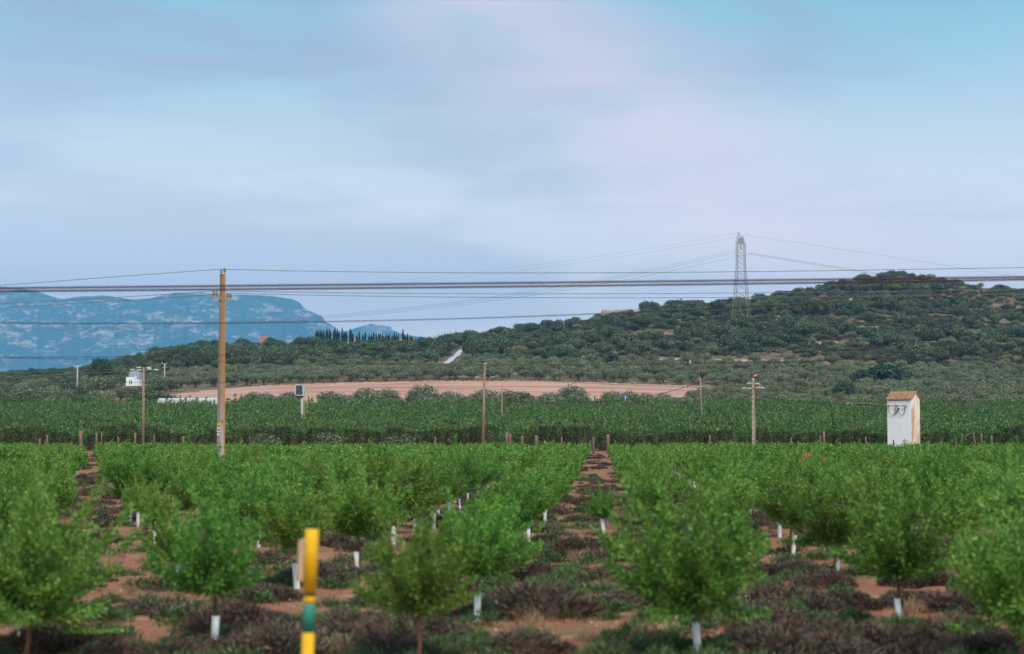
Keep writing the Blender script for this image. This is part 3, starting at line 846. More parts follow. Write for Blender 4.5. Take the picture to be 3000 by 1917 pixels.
# ------------------------------------------------------------------ hill and grove trees
olive_p = [lobed(500 + i, 4.6, 3.0, 1.2, 18, 1500, 0.42, 0.20, "olive", (0.34, 1.5), lobe_r=0.40) for i in range(5)]
oak_p = [lobed(520 + i, 5.0, 3.1, 0.5, 16, 1300, 0.5, 0.28, "oak", (0.2, 1.2), lobe_r=0.42) for i in range(5)]
shrub_p = [lobed(540 + i, 1.5, 1.6, 0.0, 9, 420, 0.42, 0.24, "shrub", None, lobe_r=0.5) for i in range(4)]
dark_p = [lobed(560 + i, 6.0, 3.2, 0.4, 20, 1700, 0.48, 0.30, "dark", (0.25, 1.4), lobe_r=0.36) for i in range(3)]
OL = [tree_meshes(q, "olive") for q in olive_p]; OK_ = [tree_meshes(q, "oak") for q in oak_p]; DK = [tree_meshes(q, "dark") for q in dark_p]
OLJ = [tree_joined(q, "olive") for q in olive_p]; OKJ = [tree_joined(q, "oak") for q in oak_p]
SHJ = [np_mesh("shrub", q[0][0], q[0][1], [M["shrub"]]) for q in shrub_p]

def place_tree(name, kind, X, Y, s, label, cat="tree", group=None, z=None, sz=None):
    cm, tm = rnd.choice({"olive": OL, "oak": OK_, "dark": DK}[kind])
    r = empty(name, (X, Y, float(gz(X, Y)) if z is None else z), label, cat, group, rz=rnd.uniform(0, 6.28), scale=(s, s, sz or s))
    link("crown", cm, r)
    if tm: link("trunk", tm, r)
    return r
road_xy = np.array([(q.x, q.y) for q in road_pts])
rd = np.concatenate([np.linspace(road_xy[i], road_xy[i + 1], 12) for i in range(len(road_xy) - 1)])
def near_road(X, Y):
    d = rd - np.array([X, Y])
    if np.min(np.hypot(d[:, 0], d[:, 1])) < 6.5: return True
    # a tree just below the road would hide it
    m_ = (d[:, 1] > 0) & (d[:, 1] < 55) & (np.abs(rd[:, 0] / rd[:, 1] - X / Y) * Y < 5.0)
    return bool(m_.any())
PYL = hit(2172, 948)
olives, oaks, shrubs = [], [], []
# band of olives in front of the field / filling the right
bands = [(725, 860, 476, 486, 10), (985, 1090, 478, 492, 9), (1090, 1350, 478, 498, 17), (1395, 1530, 482, 494, 9), (1530, 1590, 482, 490, 4), (1600, 1710, 480, 496, 9), (1785, 1900, 484, 498, 7)]
for a, b, y0, y1, n in bands:
    for i in range(n):
        Y = rnd.uniform(y0, y1); x = rnd.uniform(a, b)
        olives.append((xpx(x, Y), Y, rnd.uniform(0.9, 1.35)))
for x, Y, s in [(1240, 488, 1.75), (1075, 486, 1.6), (1680, 488, 1.7), (960, 484, 1.4), (1130, 490, 1.5), (1425, 487, 1.5), (850, 482, 1.3)]:
    olives.append((xpx(x, Y), Y, s))
# right grove rows
for Y in np.arange(484, 640, 8.2):
    for X in np.arange(0, 300, 5.6):
        sx = 1500 + F * X / Y
        lim = np.interp(Y, [484, 540, 580, 610, 640], [1880, 1990, 2110, 2240, 2180])
        if lim < sx < 3800 and rnd.random() < 0.93:
            olives.append((X + rnd.uniform(-1, 1), Y + rnd.uniform(-1, 1), rnd.uniform(0.6, 1.1)))
# belt above the field
for Y in np.arange(648, 772, 7.0):
    for X in np.arange(-240, 350, 6.6):
        sx = 1500 + F * X / Y
        if 420 < sx < 3800 and rnd.random() < (0.9 if Y < 665 or sx > 800 else 0.75):
            if 700 < Y < 705 and sx > 1700: continue
            olives.append((X + rnd.uniform(-1.5, 1.5), Y + rnd.uniform(-1, 1), rnd.uniform(0.72, 1.12)))
# big single olives on the track
for x in (1730, 1850, 1905, 2015, 2065, 2130, 2210, 2320, 2400, 2440):
    q = hit(x, 1073 + rnd.uniform(-3, 3)); olives.append((q.x, q.y, rnd.uniform(1.15, 1.35)))
# slopes
NG = np.random.default_rng(77).uniform(0, 1, (64, 64))
def vnoise(x, y, sc):
    x, y = x / sc + 200, y / sc + 200; i, j = int(x), int(y); fx_, fy_ = x - i, y - j
    fx_, fy_ = fx_ * fx_ * (3 - 2 * fx_), fy_ * fy_ * (3 - 2 * fy_)
    g_ = lambda a_, b_: NG[a_ % 64, b_ % 64]
    return (g_(i, j) * (1 - fx_) + g_(i + 1, j) * fx_) * (1 - fy_) + (g_(i, j + 1) * (1 - fx_) + g_(i + 1, j + 1) * fx_) * fy_
for Y in np.arange(776, 1190, 5.2):
    for X in np.arange(-520, 520, 5.4):
        x_, y_ = X + rnd.uniform(-2.4, 2.4), Y + rnd.uniform(-2.4, 2.4)
        sx = 1500 + F * x_ / y_
        if not (-700 < sx < 3700): continue
        if 1680 < sx < 2500 and 774 < y_ < 803: continue
        if 905 < sx < 1290 and y_ > 1096: continue
        rr = rnd.random()
        cl_ = min(1, max(0, 0.5 + 2.2 * (0.6 * vnoise(x_, y_, 38) + 0.4 * vnoise(x_ + 50, y_, 15) - 0.5)))
        right = sx > 1700
        dens = (0.05 + 0.75 * cl_) if right else (0.30 + 0.55 * cl_)
        if sx > 2650 and y_ > 860: dens *= 0.8
        if right and y_ > 1120: dens *= 0.6
        if rr < dens:
            if rnd.random() < (0.35 if y_ < 870 else 0.10): olives.append((x_, y_, rnd.uniform(0.6, 1.2)))
            else: oaks.append((x_, y_, rnd.choice([0.35, 0.5, 0.6, 0.75, 0.95, 1.25, 1.6]) * (0.75 + 0.5 * cl_) * (0.85 if y_ > 1090 else 1.0)))
        else:
            for _ in range(3 if vnoise(x_ + 9, y_, 22) > .42 else 0): shrubs.append((x_ + rnd.uniform(-2.5, 2.5), y_ + rnd.uniform(-2.5, 2.5), rnd.uniform(0.6, 1.5)))
# left low ground
for Y in np.arange(484, 780, 6.0):
    for X in np.arange(-360, -80, 6.0):
        sx = 1500 + F * X / Y
        x_, y_ = X + rnd.uniform(-2, 2), Y + rnd.uniform(-2, 2)
        if -750 < sx < np.interp(Y, [484, 560, 640, 780], [230, 410, 520, 430]) and rnd.random() < 0.75:
            if 330 < sx < 420 and y_ < 700 and Y > 560: continue
            (olives if rnd.random() < 0.45 else oaks).append((x_, y_, rnd.uniform(0.75, 1.25)))
def keep(q):
    if near_road(q[0], q[1]): return False
    if math.hypot(q[0] - PYL.x, q[1] - PYL.y) < 5: return False
    return True
def left_low(q):
    sx = 1500 + F * q[0] / q[1]
    return (q[0], q[1], q[2] * (0.55 if sx < 330 and q[1] > 640 else 0.75 if sx < 450 and q[1] > 640 else 1.0))
olives = [left_low(q) for q in olives]; oaks = [left_low(q) for q in oaks]
def hides_pine(q):
    sx = 1500 + F * q[0] / q[1]
    return 255 < sx < 330 and q[1] < 655
olives = [q for q in olives if not hides_pine(q) or q[1] < 570]; oaks = [q for q in oaks if not hides_pine(q)]
olives = [q for q in olives if keep(q)]; oaks = [q for q in oaks if keep(q)]; shrubs = [q for q in shrubs if keep(q)]
def vis_key(q):
    sx = 1500 + F * q[0] / q[1]
    return (0 if -20 < sx < 3020 else 1, q[1] / q[2])
olives.sort(key=vis_key); oaks.sort(key=vis_key)
for X, Y, s in olives[:290]:
    place_tree("olive_tree", "olive", X, Y, s, "grey green rounded olive tree on the low ground around the red field", group="olive trees on the low ground")
for X, Y, s in oaks[:290]:
    place_tree("oak_tree", "oak", X, Y, s, "dark green rounded evergreen oak growing on the lower slopes", group="evergreen oaks on the lower slopes")
for nm, L_, pr, lb in (("olive_groves_beyond", olives[290:], OLJ, "farther grey green olive groves on the slopes"), ("hill_woodland", oaks[290:], OKJ, "dark evergreen woodland covering the hill"), ("hill_scrub", shrubs, SHJ, "low scrub between the trees of the hill")):
    a = np.array(L_)
    scatter(nm, np.stack([a[:, 0], a[:, 1], gz(a[:, 0], a[:, 1])], 1), RNG.uniform(0, 6.28, len(a)), a[:, 2:3] * RNG.uniform([.8, .8, .7], [1.35, 1.35, 1.1], (len(a), 3)), RNG.integers(0, len(pr), len(a)), pr, lb)

# larger single trees
big = [("dark", 2575, 640, 1132, 2.5, 1.75, "huge very dark green spreading tree above the olives near the white tower"),
       ("dark", 2625, 645, 1132, 2.0, 1.6, "very dark green crown beside the huge spreading tree"),
       ("dark", 2530, 632, 1130, 1.8, 1.45, "dark green tree on the left flank of the huge spreading tree"),
       ("dark", 2475, 545, 1165, 1.3, 1.3, "small dark green conical bush before the huge spreading tree"),
       ("dark", 1793, 745, 1085, 1.25, 1.35, "tall broad leafed dark green tree at the end of the bare track"),
       ("oak", 2670, 845, 1030, 1.7, 1.5, "large blue green tree on the hill foot above the huge dark tree"),
       ("oak", 1387, 850, 1030, 1.9, 1.7, "large round bright green tree right beside the climbing road"),
       ("olive", 75, 505, 1170, 1.9, 1.5, "big rounded grey olive in the low corner below the massif"),
       ("olive", 120, 512, 1170, 1.6, 1.5, "big grey olive tree touching its larger neighbour below the massif"),
       ("olive", 185, 520, 1165, 1.4, 1.3, "mid sized grey olive under the slender concrete pole"),
       ("olive", 300, 560, 1150, 2.1, 1.9, "large grey olive tree in front of the white farmhouse"),
       ("oak", 430, 520, 1168, 1.7, 1.2, "dark bushy tree growing beside the white farmhouse"),
       ("oak", 480, 500, 1170, 1.5, 1.1, "dark green bush leaning over the end of the white greenhouse")]
for kd, x, Y, yb, s, sz, lb in big:
    place_tree("large_tree", kd, xpx(x, Y), Y, s, lb, sz=sz)
# the tall pine at the left
pn = lobed(600, 13.5, 5.4, 1.0, 34, 4200, 0.6, 0.28, "pine", (0.4, 4), lobe_r=0.30, spread=0.60)
cm, tm = tree_meshes(pn, "pine")
r = empty("pine_tree", (xpx(290, 650), 650, float(gz(xpx(290, 650), 650))), "tall dark pine rising against the blue massif", "tree", scale=(1.0, 1.0, 1.22))
link("crown", cm, r); link("trunk", tm, r)
# umbrella crowns on the skyline
for i, (x, y, s, lb) in enumerate([(2545, 805, 1.3, "flat topped oak on the summit at the left end of the crest"), (2640, 800, 1.55, "tallest round oak crowning the hill summit"), (2710, 806, 1.3, "wide low oak right of the tallest summit oak"), (2440, 822, 1.2, "ragged oak on the skyline left of the summit"),
                     (2225, 868, 1.5, "dark oak on the skyline just right of the lattice pylon"), (2115, 884, 1.2, "dark oak on the skyline just left of the lattice pylon"), (1520, 972, 1.2, "pale topped umbrella pine on the low ridge"), (1605, 958, 1.3, "round oak on the ridge beside a lone cypress")]):
    Y = 1128.0
    X = xpx(x, Y); s *= 1.25
    place_tree("skyline_tree", "oak", X, Y, s, lb, sz=s * 0.9)

# cypresses on the far ridge
cyp = [np_mesh("crown", *column_crown(620 + i, 6.5, 0.95, 420, 0.75, 0.3), [M["cypress"]]) for i in range(3)]
cyt = MB().tube([(0, 0, -1.0), (0, 0, 1.0)], [0.16, 0.13], 6).mesh("trunk", M["bark_grey"])
CY = [(122, 205), (146, 205), (172, 200), (190, 205), (222, 195), (262, 190), (280, 205), (303, 185), (325, 230), (365, 205), (382, 165), (412, 178), (440, 205), (485, 175), (508, 215), (530, 215), (548, 230), (598, 183), (617, 200), (635, 230), (688, 255), (722, 215), (773, 265), (810, 222), (865, 255), (900, 260), (932, 228), (967, 238), (1005, 240), (1030, 248), (1055, 255), (1107, 248), (1135, 265), (1155, 250), (1190, 262), (1222, 232), (1255, 250), (1280, 255), (1346, 195), (1376, 260), (1410, 245), (1445, 275), (1467, 275), (1485, 300), (1525, 305), (1550, 295), (1585, 280), (1607, 285), (1628, 285)]
YC = 1146.0
for i, (u, v) in enumerate(CY):
    x = 900 + u / 4.816; yt = 930 + v / 4.816
    X = xpx(x, YC); zt = zpx(yt, YC); zg = float(gz(X, YC))
    s = max(0.6, (zt - zg) / 6.5 * 1.12)
    r = empty("cypress_tree", (X, YC + rnd.uniform(-2, 2), zg - 0.2), "slender dark cypress in the row on the ridge below the far peak", "tree", "cypresses in the row on the ridge", rz=rnd.uniform(0, 6.28), scale=(rnd.uniform(.8, 1.15), rnd.uniform(.8, 1.15), s))
    link("crown", cyp[i % 3], r); link("trunk", cyt, r)
for x, yt, Y, lb in [(1295, 983, 1140, "lone small cypress on the bare saddle"), (1334, 971, 1135, "slim cypress among the oaks left of the road top"), (1358, 970, 1130, "slim cypress right of the road top"), (1554, 944, 1110, "single dark cypress on the ridge beside the umbrella pine")]:
    X = xpx(x, Y); zg = float(gz(X, Y)); s = max(0.8, (zpx(yt, Y) - zg) / 6.5)
    r = empty("cypress_tree", (X, Y, zg - .2), lb, "tree", scale=(.9, .9, s))
    link("crown", cyp[0], r); link("trunk", cyt, r)

# rock outcrops
def rock(seed, w_, h_, d_):
    rng = random.Random(seed); mb = MB()
    for _ in range(9):
        cx_, cy_ = rng.uniform(-w_ / 2, w_ / 2), rng.uniform(-d_ / 2, d_ / 2)
        rw, rh = rng.uniform(.12, .3) * w_, rng.uniform(.4, 1) * h_
        n = 7; a0 = rng.uniform(0, 6)
        lo = [(cx_ + math.cos(a0 + k * 6.283 / n) * rw * rng.uniform(.7, 1.1), cy_ + math.sin(a0 + k * 6.283 / n) * rw * .6 * rng.uniform(.7, 1.1), -1.5) for k in range(n)]
        hi_ = [(cx_ + (q[0] - cx_) * rng.uniform(.6, .9), cy_ + (q[1] - cy_) * rng.uniform(.6, .9), rh * rng.uniform(.7, 1.05)) for q in lo]
        mb.add(lo + hi_, [(k, (k + 1) % n, n + (k + 1) % n, n + k) for k in range(n)] + [tuple(range(n, 2 * n))])
    return mb.mesh("rock_outcrop", M["rock"])
for i, (x, y, w_, h_, lb) in enumerate([(1800, 916, 16, 4.0, "pale cliff edge where the ridge steps up"), (1850, 912, 14, 3.0, "pale broken rocks under the skyline trees of the ridge step"), (2290, 935, 12, 2.2, "pink bare rocks right of the pylon foot"), (2470, 882, 9, 2.0, "small pale rocks high on the hill below the summit"),
                                 (2545, 965, 16, 1.8, "long pale rock ledge across the middle of the hill"), (2360, 1010, 15, 1.8, "slanting pale rock ledge on the lower hill"), (2820, 915, 9, 1.6, "pale rocks on the right shoulder of the hill"), (2430, 1005, 8, 1.5, "small reddish rock patch beside the slanting ledge"), (1650, 968, 8, 2.5, "grey rocks on the low ridge"), (1475, 1015, 9, 2.2, "pinkish rock face among the trees of the low ridge")]):
    q = hit(x, y)
    tag(link("rock_outcrop", rock(700 + i, w_, h_, 5), loc=q), lb, "rock")
# red spoil heap and rubble line at the field
rb = []
for i in range(900):
    Y = 634 + RNG.normal() * 1.6; x = RNG.uniform(740, 2060); X = xpx(x, Y); rb.append((X, Y, float(gz(X, Y)) + .15, RNG.uniform(.15, .55)))
for i in range(160):
    Y = 516 + RNG.normal() * .8; x = RNG.choice([RNG.uniform(1080, 1120), RNG.uniform(1340, 1400), RNG.uniform(1700, 1785), RNG.uniform(820, 900)]); X = xpx(x, Y); rb.append((X, Y, float(gz(X, Y)) + .15, RNG.uniform(.12, .4)))
a = np.array(rb)
def stone(seed, mat):
    rng = random.Random(seed); mb = MB(); n = 6
    lo = [(math.cos(k * 1.047) * rng.uniform(.7, 1), math.sin(k * 1.047) * rng.uniform(.7, 1), 0) for k in range(n)]
    hi_ = [(q[0] * .6, q[1] * .6, rng.uniform(.6, .9)) for q in lo]
    mb.add(lo + hi_, [(k, (k + 1) % n, n + (k + 1) % n, n + k) for k in range(n)] + [tuple(range(n, 2 * n))])
    return mb.mesh("stone", mat)
scatter("field_rubble", a[:, :3], RNG.uniform(0, 6.28, len(a)), a[:, 3], RNG.integers(0, 4, len(a)), [stone(1, M["rock"]), stone(2, M["redrock"]), stone(3, M["rock"]), stone(4, M["redrock"])], "stones and red rubble piled along the edges of the ploughed field")
def heap(x, y, Y, w_, h_, lb):
    rng = np.random.default_rng(int(x)); mb = MB(); rr, aa = 6, 18; vs = [(0, 0, h_)]; fs = []
    for i in range(1, rr + 1):
        for k_ in range(aa):
            an = k_ * 2 * math.pi / aa; t = i / rr
            vs.append((math.cos(an) * w_ / 2 * t, math.sin(an) * w_ / 4 * t, h_ * (1 - t) ** 1.1 * rng.uniform(.8, 1.15) - (0.6 if i == rr else 0)))
    for k_ in range(aa): fs.append((0, 1 + k_, 1 + (k_ + 1) % aa))
    for i in range(rr - 1):
        for k_ in range(aa):
            p0 = 1 + i * aa + k_; p1 = 1 + i * aa + (k_ + 1) % aa; fs.append((p0, p0 + aa, p1 + aa, p1))
    mb.add(vs, fs); X = xpx(x, Y)
    tag(link("earth_heap", mb.mesh("earth_heap", M["redrock"]), loc=(X, Y, float(gz(X, Y)))), lb, "earth heap")
heap(2045, 1140, 586, 7, 1.9, "low reddish earth heap at the end of the ploughed field")
heap(2225, 1135, 600, 13, 3.4, "large red rubble heap behind the pole with the bird")

# ------------------------------------------------------------------ poles, wires, pylon
M["concrete"] = rough_mat("concrete", (0.36, 0.33, 0.30), (0.50, 0.47, 0.44), 3, 0.9, 0.2, (1, 1, 0.15), (0.30, 0.20, 0.13), (0.55, 0.75))
M["ochre_concrete"] = rough_mat("ochre_stained_concrete", (0.30, 0.165, 0.075), (0.40, 0.24, 0.11), 3, 0.9, 0.2, (1, 1, 0.2), (0.40, 0.22, 0.09), (0.5, 0.7))
M["timber"] = rough_mat("pole_timber", (0.20, 0.13, 0.10), (0.34, 0.24, 0.20), 4, 0.9, 0.3, (1, 1, 0.08))
M["steel"] = rough_mat("galvanised_steel", (0.13, 0.11, 0.08), (0.22, 0.19, 0.14), 2, 0.6, 0, None, (0.30, 0.20, 0.13), (0.6, 0.75))
M["rust"] = rough_mat("rusty_steel", (0.36, 0.20, 0.14), (0.50, 0.32, 0.25), 6, 0.8)
M["porcelain"] = rough_mat("brown_porcelain", (0.16, 0.14, 0.07), (0.26, 0.24, 0.13), 5, 0.35, spec=0.5)
M["glassw"] = rough_mat("pale_glass_insulator", (0.36, 0.43, 0.45), (0.52, 0.59, 0.61), 5, 0.25, spec=0.6)
M["cable"] = rough_mat("dark_cable", (0.035, 0.012, 0.022), (0.07, 0.024, 0.036), 3, 0.7)
M["thin"] = rough_mat("thin_conductor", (0.10, 0.09, 0.09), (0.16, 0.15, 0.15), 3, 0.5)
M["black"] = rough_mat("black_rubber", (0.02, 0.015, 0.018), (0.05, 0.02, 0.03), 5, 0.7)
M["redsign"] = rough_mat("red_enamel", (0.42, 0.015, 0.05), (0.52, 0.03, 0.07), 4, 0.5)
M["whitep"] = rough_mat("white_paint", (0.60, 0.64, 0.67), (0.72, 0.75, 0.77), 3, 0.6, c3=(0.6, 0.6, 0.58), t3=(.6, .8))
M["yellowsign"] = rough_mat("yellow_enamel", (0.75, 0.42, 0.02), (0.85, 0.50, 0.03), 4, 0.5)

def insulator(org, ax, mat, r=0.13, k=3, step=0.11, name="insulator", parent=None):
    prof = [(0.03, 0)]
    for i in range(k):
        h = 0.03 + i * step
        prof += [(0.04, h), (r * (1 - .06 * i), h + 0.015), (r * (1 - .06 * i) * .9, h + 0.04), (0.045, h + step * .75)]
    prof.append((0.05, 0.03 + k * step + .02))
    o = link(name, MB().lathe(prof, (0, 0, 0), ax, 10).mesh(name, mat, True), parent, loc=org)
    return o

# main concrete pole
YP = 95.0
PX = xpx(646, YP); HT = zpx(803, YP)
mp_ = empty("concrete_pole", (PX, YP, 0), "tall ochre and grey concrete power pole with red sign standing in the young orchard", "power pole", rz=math.radians(-52))
def w_at(z): return 0.40 + (0.20 - 0.40) * z / HT
mb = MB(); mb.taper(0.42, 0.30, 0.21, 0.17, -0.2, HT)
def pole_mat():
    m, t = newmat("stained_pole_concrete"); tcn = N(t, "ShaderNodeTexCoord"); sp_ = N(t, "ShaderNodeSeparateXYZ"); t.links.new(tcn.outputs["Object"], sp_.inputs[0])
    nz = noise(t, tcn.outputs["Object"], 2.2, 6, .65)
    ht = mth(t, "ADD", sp_.outputs[2], mth(t, "MULTIPLY", nz, 3.0))
    c = mixc(t, srange(t, ht, 3.0, 9.0), (0.40, 0.35, 0.33), (0.27, 0.165, 0.085)); c = mixc(t, srange(t, nz, .55, .75), c, (0.27, 0.15, 0.07))
    b = N(t, "ShaderNodeBsdfPrincipled"); b.inputs["Roughness"].default_value = .9; t.links.new(c, b.inputs["Base Color"]); out(t, b.outputs[0]); return m
link("shaft", mb.mesh("shaft", pole_mat()), mp_)
lean = 0.013
mp_.rotation_euler[1] = 0
# raised chords and rungs on the ochre face (local +y face is turned to the right)
ch = MB(); rg = []
nseg = 26
for s_ in (-1, 1):
    for side_ in (-1,):
        for i in range(nseg):
            z0, z1 = HT * i / nseg, HT * (i + 1) / nseg
            a0, a1 = 0.21 - .105 * z0 / HT, 0.21 - .105 * z1 / HT
            y0_, y1_ = 0.15 - .065 * z0 / HT, 0.15 - .065 * z1 / HT
            ww = 0.07
            vs = []
            for z_, a_, yy in ((z0, a0, y0_), (z1, a1, y1_)):
                xa, xb = s_ * (a_ + .002), s_ * (a_ - ww * (1 - .35 * z_ / HT))
                vs += [(xa, yy - .02, z_), (xb, yy - .02, z_), (xb, yy + .06, z_), (xa, yy + .06, z_)]
            ch.add(vs, [(0, 1, 5, 4), (1, 2, 6, 5), (2, 3, 7, 6), (3, 0, 4, 7)])
link("flange", ch.mesh("flange", M["ochre_concrete"]), mp_)
for i in range(0, 22):
    z_ = 0.6 + i * 0.535
    if z_ > HT - .4: break
    a_ = 0.21 - .105 * z_ / HT; yy = 0.15 - .065 * z_ / HT
    link("rung", MB().box((-a_ + .04, yy - .01, z_), (a_ - .04, yy + .055, z_ + .07 + (.25 if i > 18 else 0))).mesh("rung", M["ochre_concrete"]), mp_)
for i in range(6):
    z_ = HT - .35 - i * .9
    link("step_bolt", MB().tube([(0.08, 0.10, z_), (0.08, 0.30, z_)], .012, 5).mesh("step_bolt", M["steel"]), mp_)
# cross arm runs left-right in view, slightly oblique
iR = mp_.rotation_euler[2]
def toloc(px_, py_, Y=YP):
    w3 = P(px_, py_, Y) - Vector((PX, YP, 0)); c_, s_ = math.cos(-iR), math.sin(-iR)
    return Vector((w3.x * c_ - w3.y * s_, w3.x * s_ + w3.y * c_, w3.z))
arm = link("cross_arm", MB().tube([toloc(624, 871, 94.4), toloc(676, 878, 95.6)], 0.075, 4).mesh("cross_arm", M["rust"]), mp_)
link("brace", MB().tube([toloc(640, 878), toloc(648, 898, 94.9)], 0.025, 5).mesh("brace", M["rust"]), arm)
link("top_bracket", MB().tube([toloc(644, 810), toloc(660, 806)], 0.06, 5).mesh("top_bracket", M["rust"]), mp_)
for (a_, b_, Y_) in [(648, 806, 94.8), (658, 804, 95.2), (626, 870, 94.5), (635, 871, 94.6), (667, 876, 95.4), (675, 877, 95.6)]:
    q = toloc(a_, b_, Y_)
    link("insulator_pin", MB().tube([q, q + Vector((0, 0, .16))], .018, 5).mesh("insulator_pin", M["steel"]), mp_)
    insulator(q + Vector((0, 0, .10)), (0, 0, 1), M["porcelain"], 0.105, 2, 0.10, parent=mp_)
def plate(px_, py_, w_, h_, mat, nm, shape="rect"):
    # on the grey face that is turned to the left (local -x? the face normal towards camera-left)
    q = toloc(px_, py_, YP - 0.30)
    nrm = Vector((math.cos(iR) * 0 - 0, -1, 0))
    c_, s_ = math.cos(-iR), math.sin(-iR)
    n_ = Vector((-0.25 * c_ - (-.97) * s_, -0.25 * s_ + (-.97) * c_, 0)).normalized()
    mb = MB(); u_ = Vector((0, 0, 1)).cross(n_).normalized()
    if shape == "disc":
        mb.lathe([(w_ / 2, 0), (w_ / 2, .012)], q, n_, 20)
    elif shape == "tri":
        a_, b_, c2 = q + u_ * w_ / 2 - Vector((0, 0, h_ / 2)), q - u_ * w_ / 2 - Vector((0, 0, h_ / 2)), q + Vector((0, 0, h_ / 2))
        mb.add([a_, b_, c2, a_ + n_ * .012, b_ + n_ * .012, c2 + n_ * .012], [(0, 1, 2), (5, 4, 3), (0, 3, 4, 1), (1, 4, 5, 2), (2, 5, 3, 0)])
    else:
        mb.box((-w_ / 2, 0, -h_ / 2), (w_ / 2, .012, h_ / 2), u_, n_, (0, 0, 1), q)
    return link(nm, mb.mesh(nm, mat), mp_), q, n_, u_
plate(643, 1241, .17, .15, M["yellowsign"], "warning_sign", "tri")
sb, q, n_, u_ = plate(641, 1259, .21, .26, M["whitep"], "sign_board")
link("red_disc", MB().lathe([(.088, .012), (.088, .020)], q, n_, 20).mesh("red_disc", M["redsign"]), sb)
mb = MB()
arc = [q + n_ * .026 + u_ * math.cos(t) * -.036 * -1 + Vector((0, 0, math.sin(t) * .04)) for t in np.linspace(0.7, 5.5, 10)]
mb.tube(arc, .015, 5); link("mark", mb.mesh("mark", M["whitep"]), sb)
plate(640, 1273, .13, .10, M["whitep"], "number_plate")

def catenary(a, b, sag, n=28):
    a, b = Vector(a), Vector(b)
    return [a.lerp(b, t) - Vector((0, 0, sag * 4 * t * (1 - t))) for t in np.linspace(0, 1, n)]
def spline(pts, n=40):
    """smooth curve through photo points (x, y, Y)"""
    xs = np.array([q[0] for q in pts], float); ys = np.array([q[1] for q in pts], float); Ys = np.array([q[2] for q in pts], float)
    deg = min(3, len(pts) - 1)
    c_ = np.polyfit((xs - 1500) / 1500, ys, deg); t = np.linspace(xs[0], xs[-1], n)
    yy = np.polyval(c_, (t - 1500) / 1500); YY = np.interp(t, xs, Ys)
    return [P(a_, b_, Y_) for a_, b_, Y_ in zip(t, yy, YY)]
def wire(pts, r, label, mat="thin", group=None, name="power_line", n=5):
    return tag(link(name, MB().tube(pts, r, n).mesh(name, M[mat], True)), label, "wire", group)

# conductors of the main pole
wire(spline([(-500, 862, 112), (0, 836, 105), (330, 812, 100), (650, 789, 95)]), .016, "thin conductor reaching the pole top from the left")
wire(spline([(650, 789, 95), (1000, 797, 95), (1630, 800, 95), (2300, 794, 95), (3000, 785, 95), (3700, 772, 95)]), .016, "thin conductor running right from the top of the concrete pole")
wire(spline([(-500, 905, 112), (0, 889, 105), (350, 871, 100), (628, 853, 94.5)]), .016, "upper thin conductor from the left to the cross arm")
wire(spline([(-500, 920, 112), (0, 902, 105), (350, 882, 100), (672, 860, 95.6)]), .016, "lower thin conductor from the left to the cross arm")
wire(spline([(628, 853, 94.5), (1000, 857, 95), (2000, 861, 95), (3000, 848, 95), (3700, 838, 95)]), .015, "upper thin conductor running right from the cross arm")
wire(spline([(672, 860, 95.6), (1000, 866, 95), (2000, 873, 95), (3000, 862, 95), (3700, 850, 95)]), .015, "lower thin conductor running right from the cross arm")
# heavy roadside cables nearer than the orchard
wire(spline([(-900, 854, 30), (0, 845, 30), (640, 839, 30), (1420, 829, 30), (2000, 825, 30), (3000, 812, 30), (3900, 800, 30)]), .017, "upper thick dark twisted cable crossing the whole sky", "cable", name="overhead_cable", n=8)
wire(spline([(-900, 862, 31), (0, 853, 31), (640, 848, 31), (1420, 841, 31), (2000, 836, 31), (3000, 817, 31), (3900, 802, 31)]), .017, "lower thick dark twisted cable of the close pair across the sky", "cable", name="overhead_cable", n=8)
wire(spline([(-900, 925, 38), (0, 941, 38), (500, 948, 38), (1000, 945, 38), (1750, 923, 38), (3000, 846, 38), (3900, 780, 38)]), .010, "blurred dark cable sagging across the massif and up to the hill crest", "cable", name="overhead_cable")
wire(spline([(-900, 1030, 38), (0, 1040, 38), (640, 1042, 38), (1500, 1022, 38), (2550, 944, 38), (3000, 904, 38), (3900, 820, 38)]), .006, "upper dark cable low across the foot of the massif and the hill", "cable", name="overhead_cable")
wire(spline([(-900, 1040, 39), (0, 1051, 39), (640, 1055, 39), (1500, 1072, 39), (2500, 1060, 39), (3000, 1020, 39), (3900, 940, 39)]), .006, "lower dark cable across the foot of the massif and olive belt", "cable", name="overhead_cable")
wire(spline([(-900, 1088, 39), (0, 1109, 39), (640, 1121, 39), (1200, 1120, 39), (2000, 1085, 39), (3000, 1000, 39), (3900, 900, 39)]), .005, "lowest thin dark cable passing the white farmhouse", "cable", name="overhead_cable")

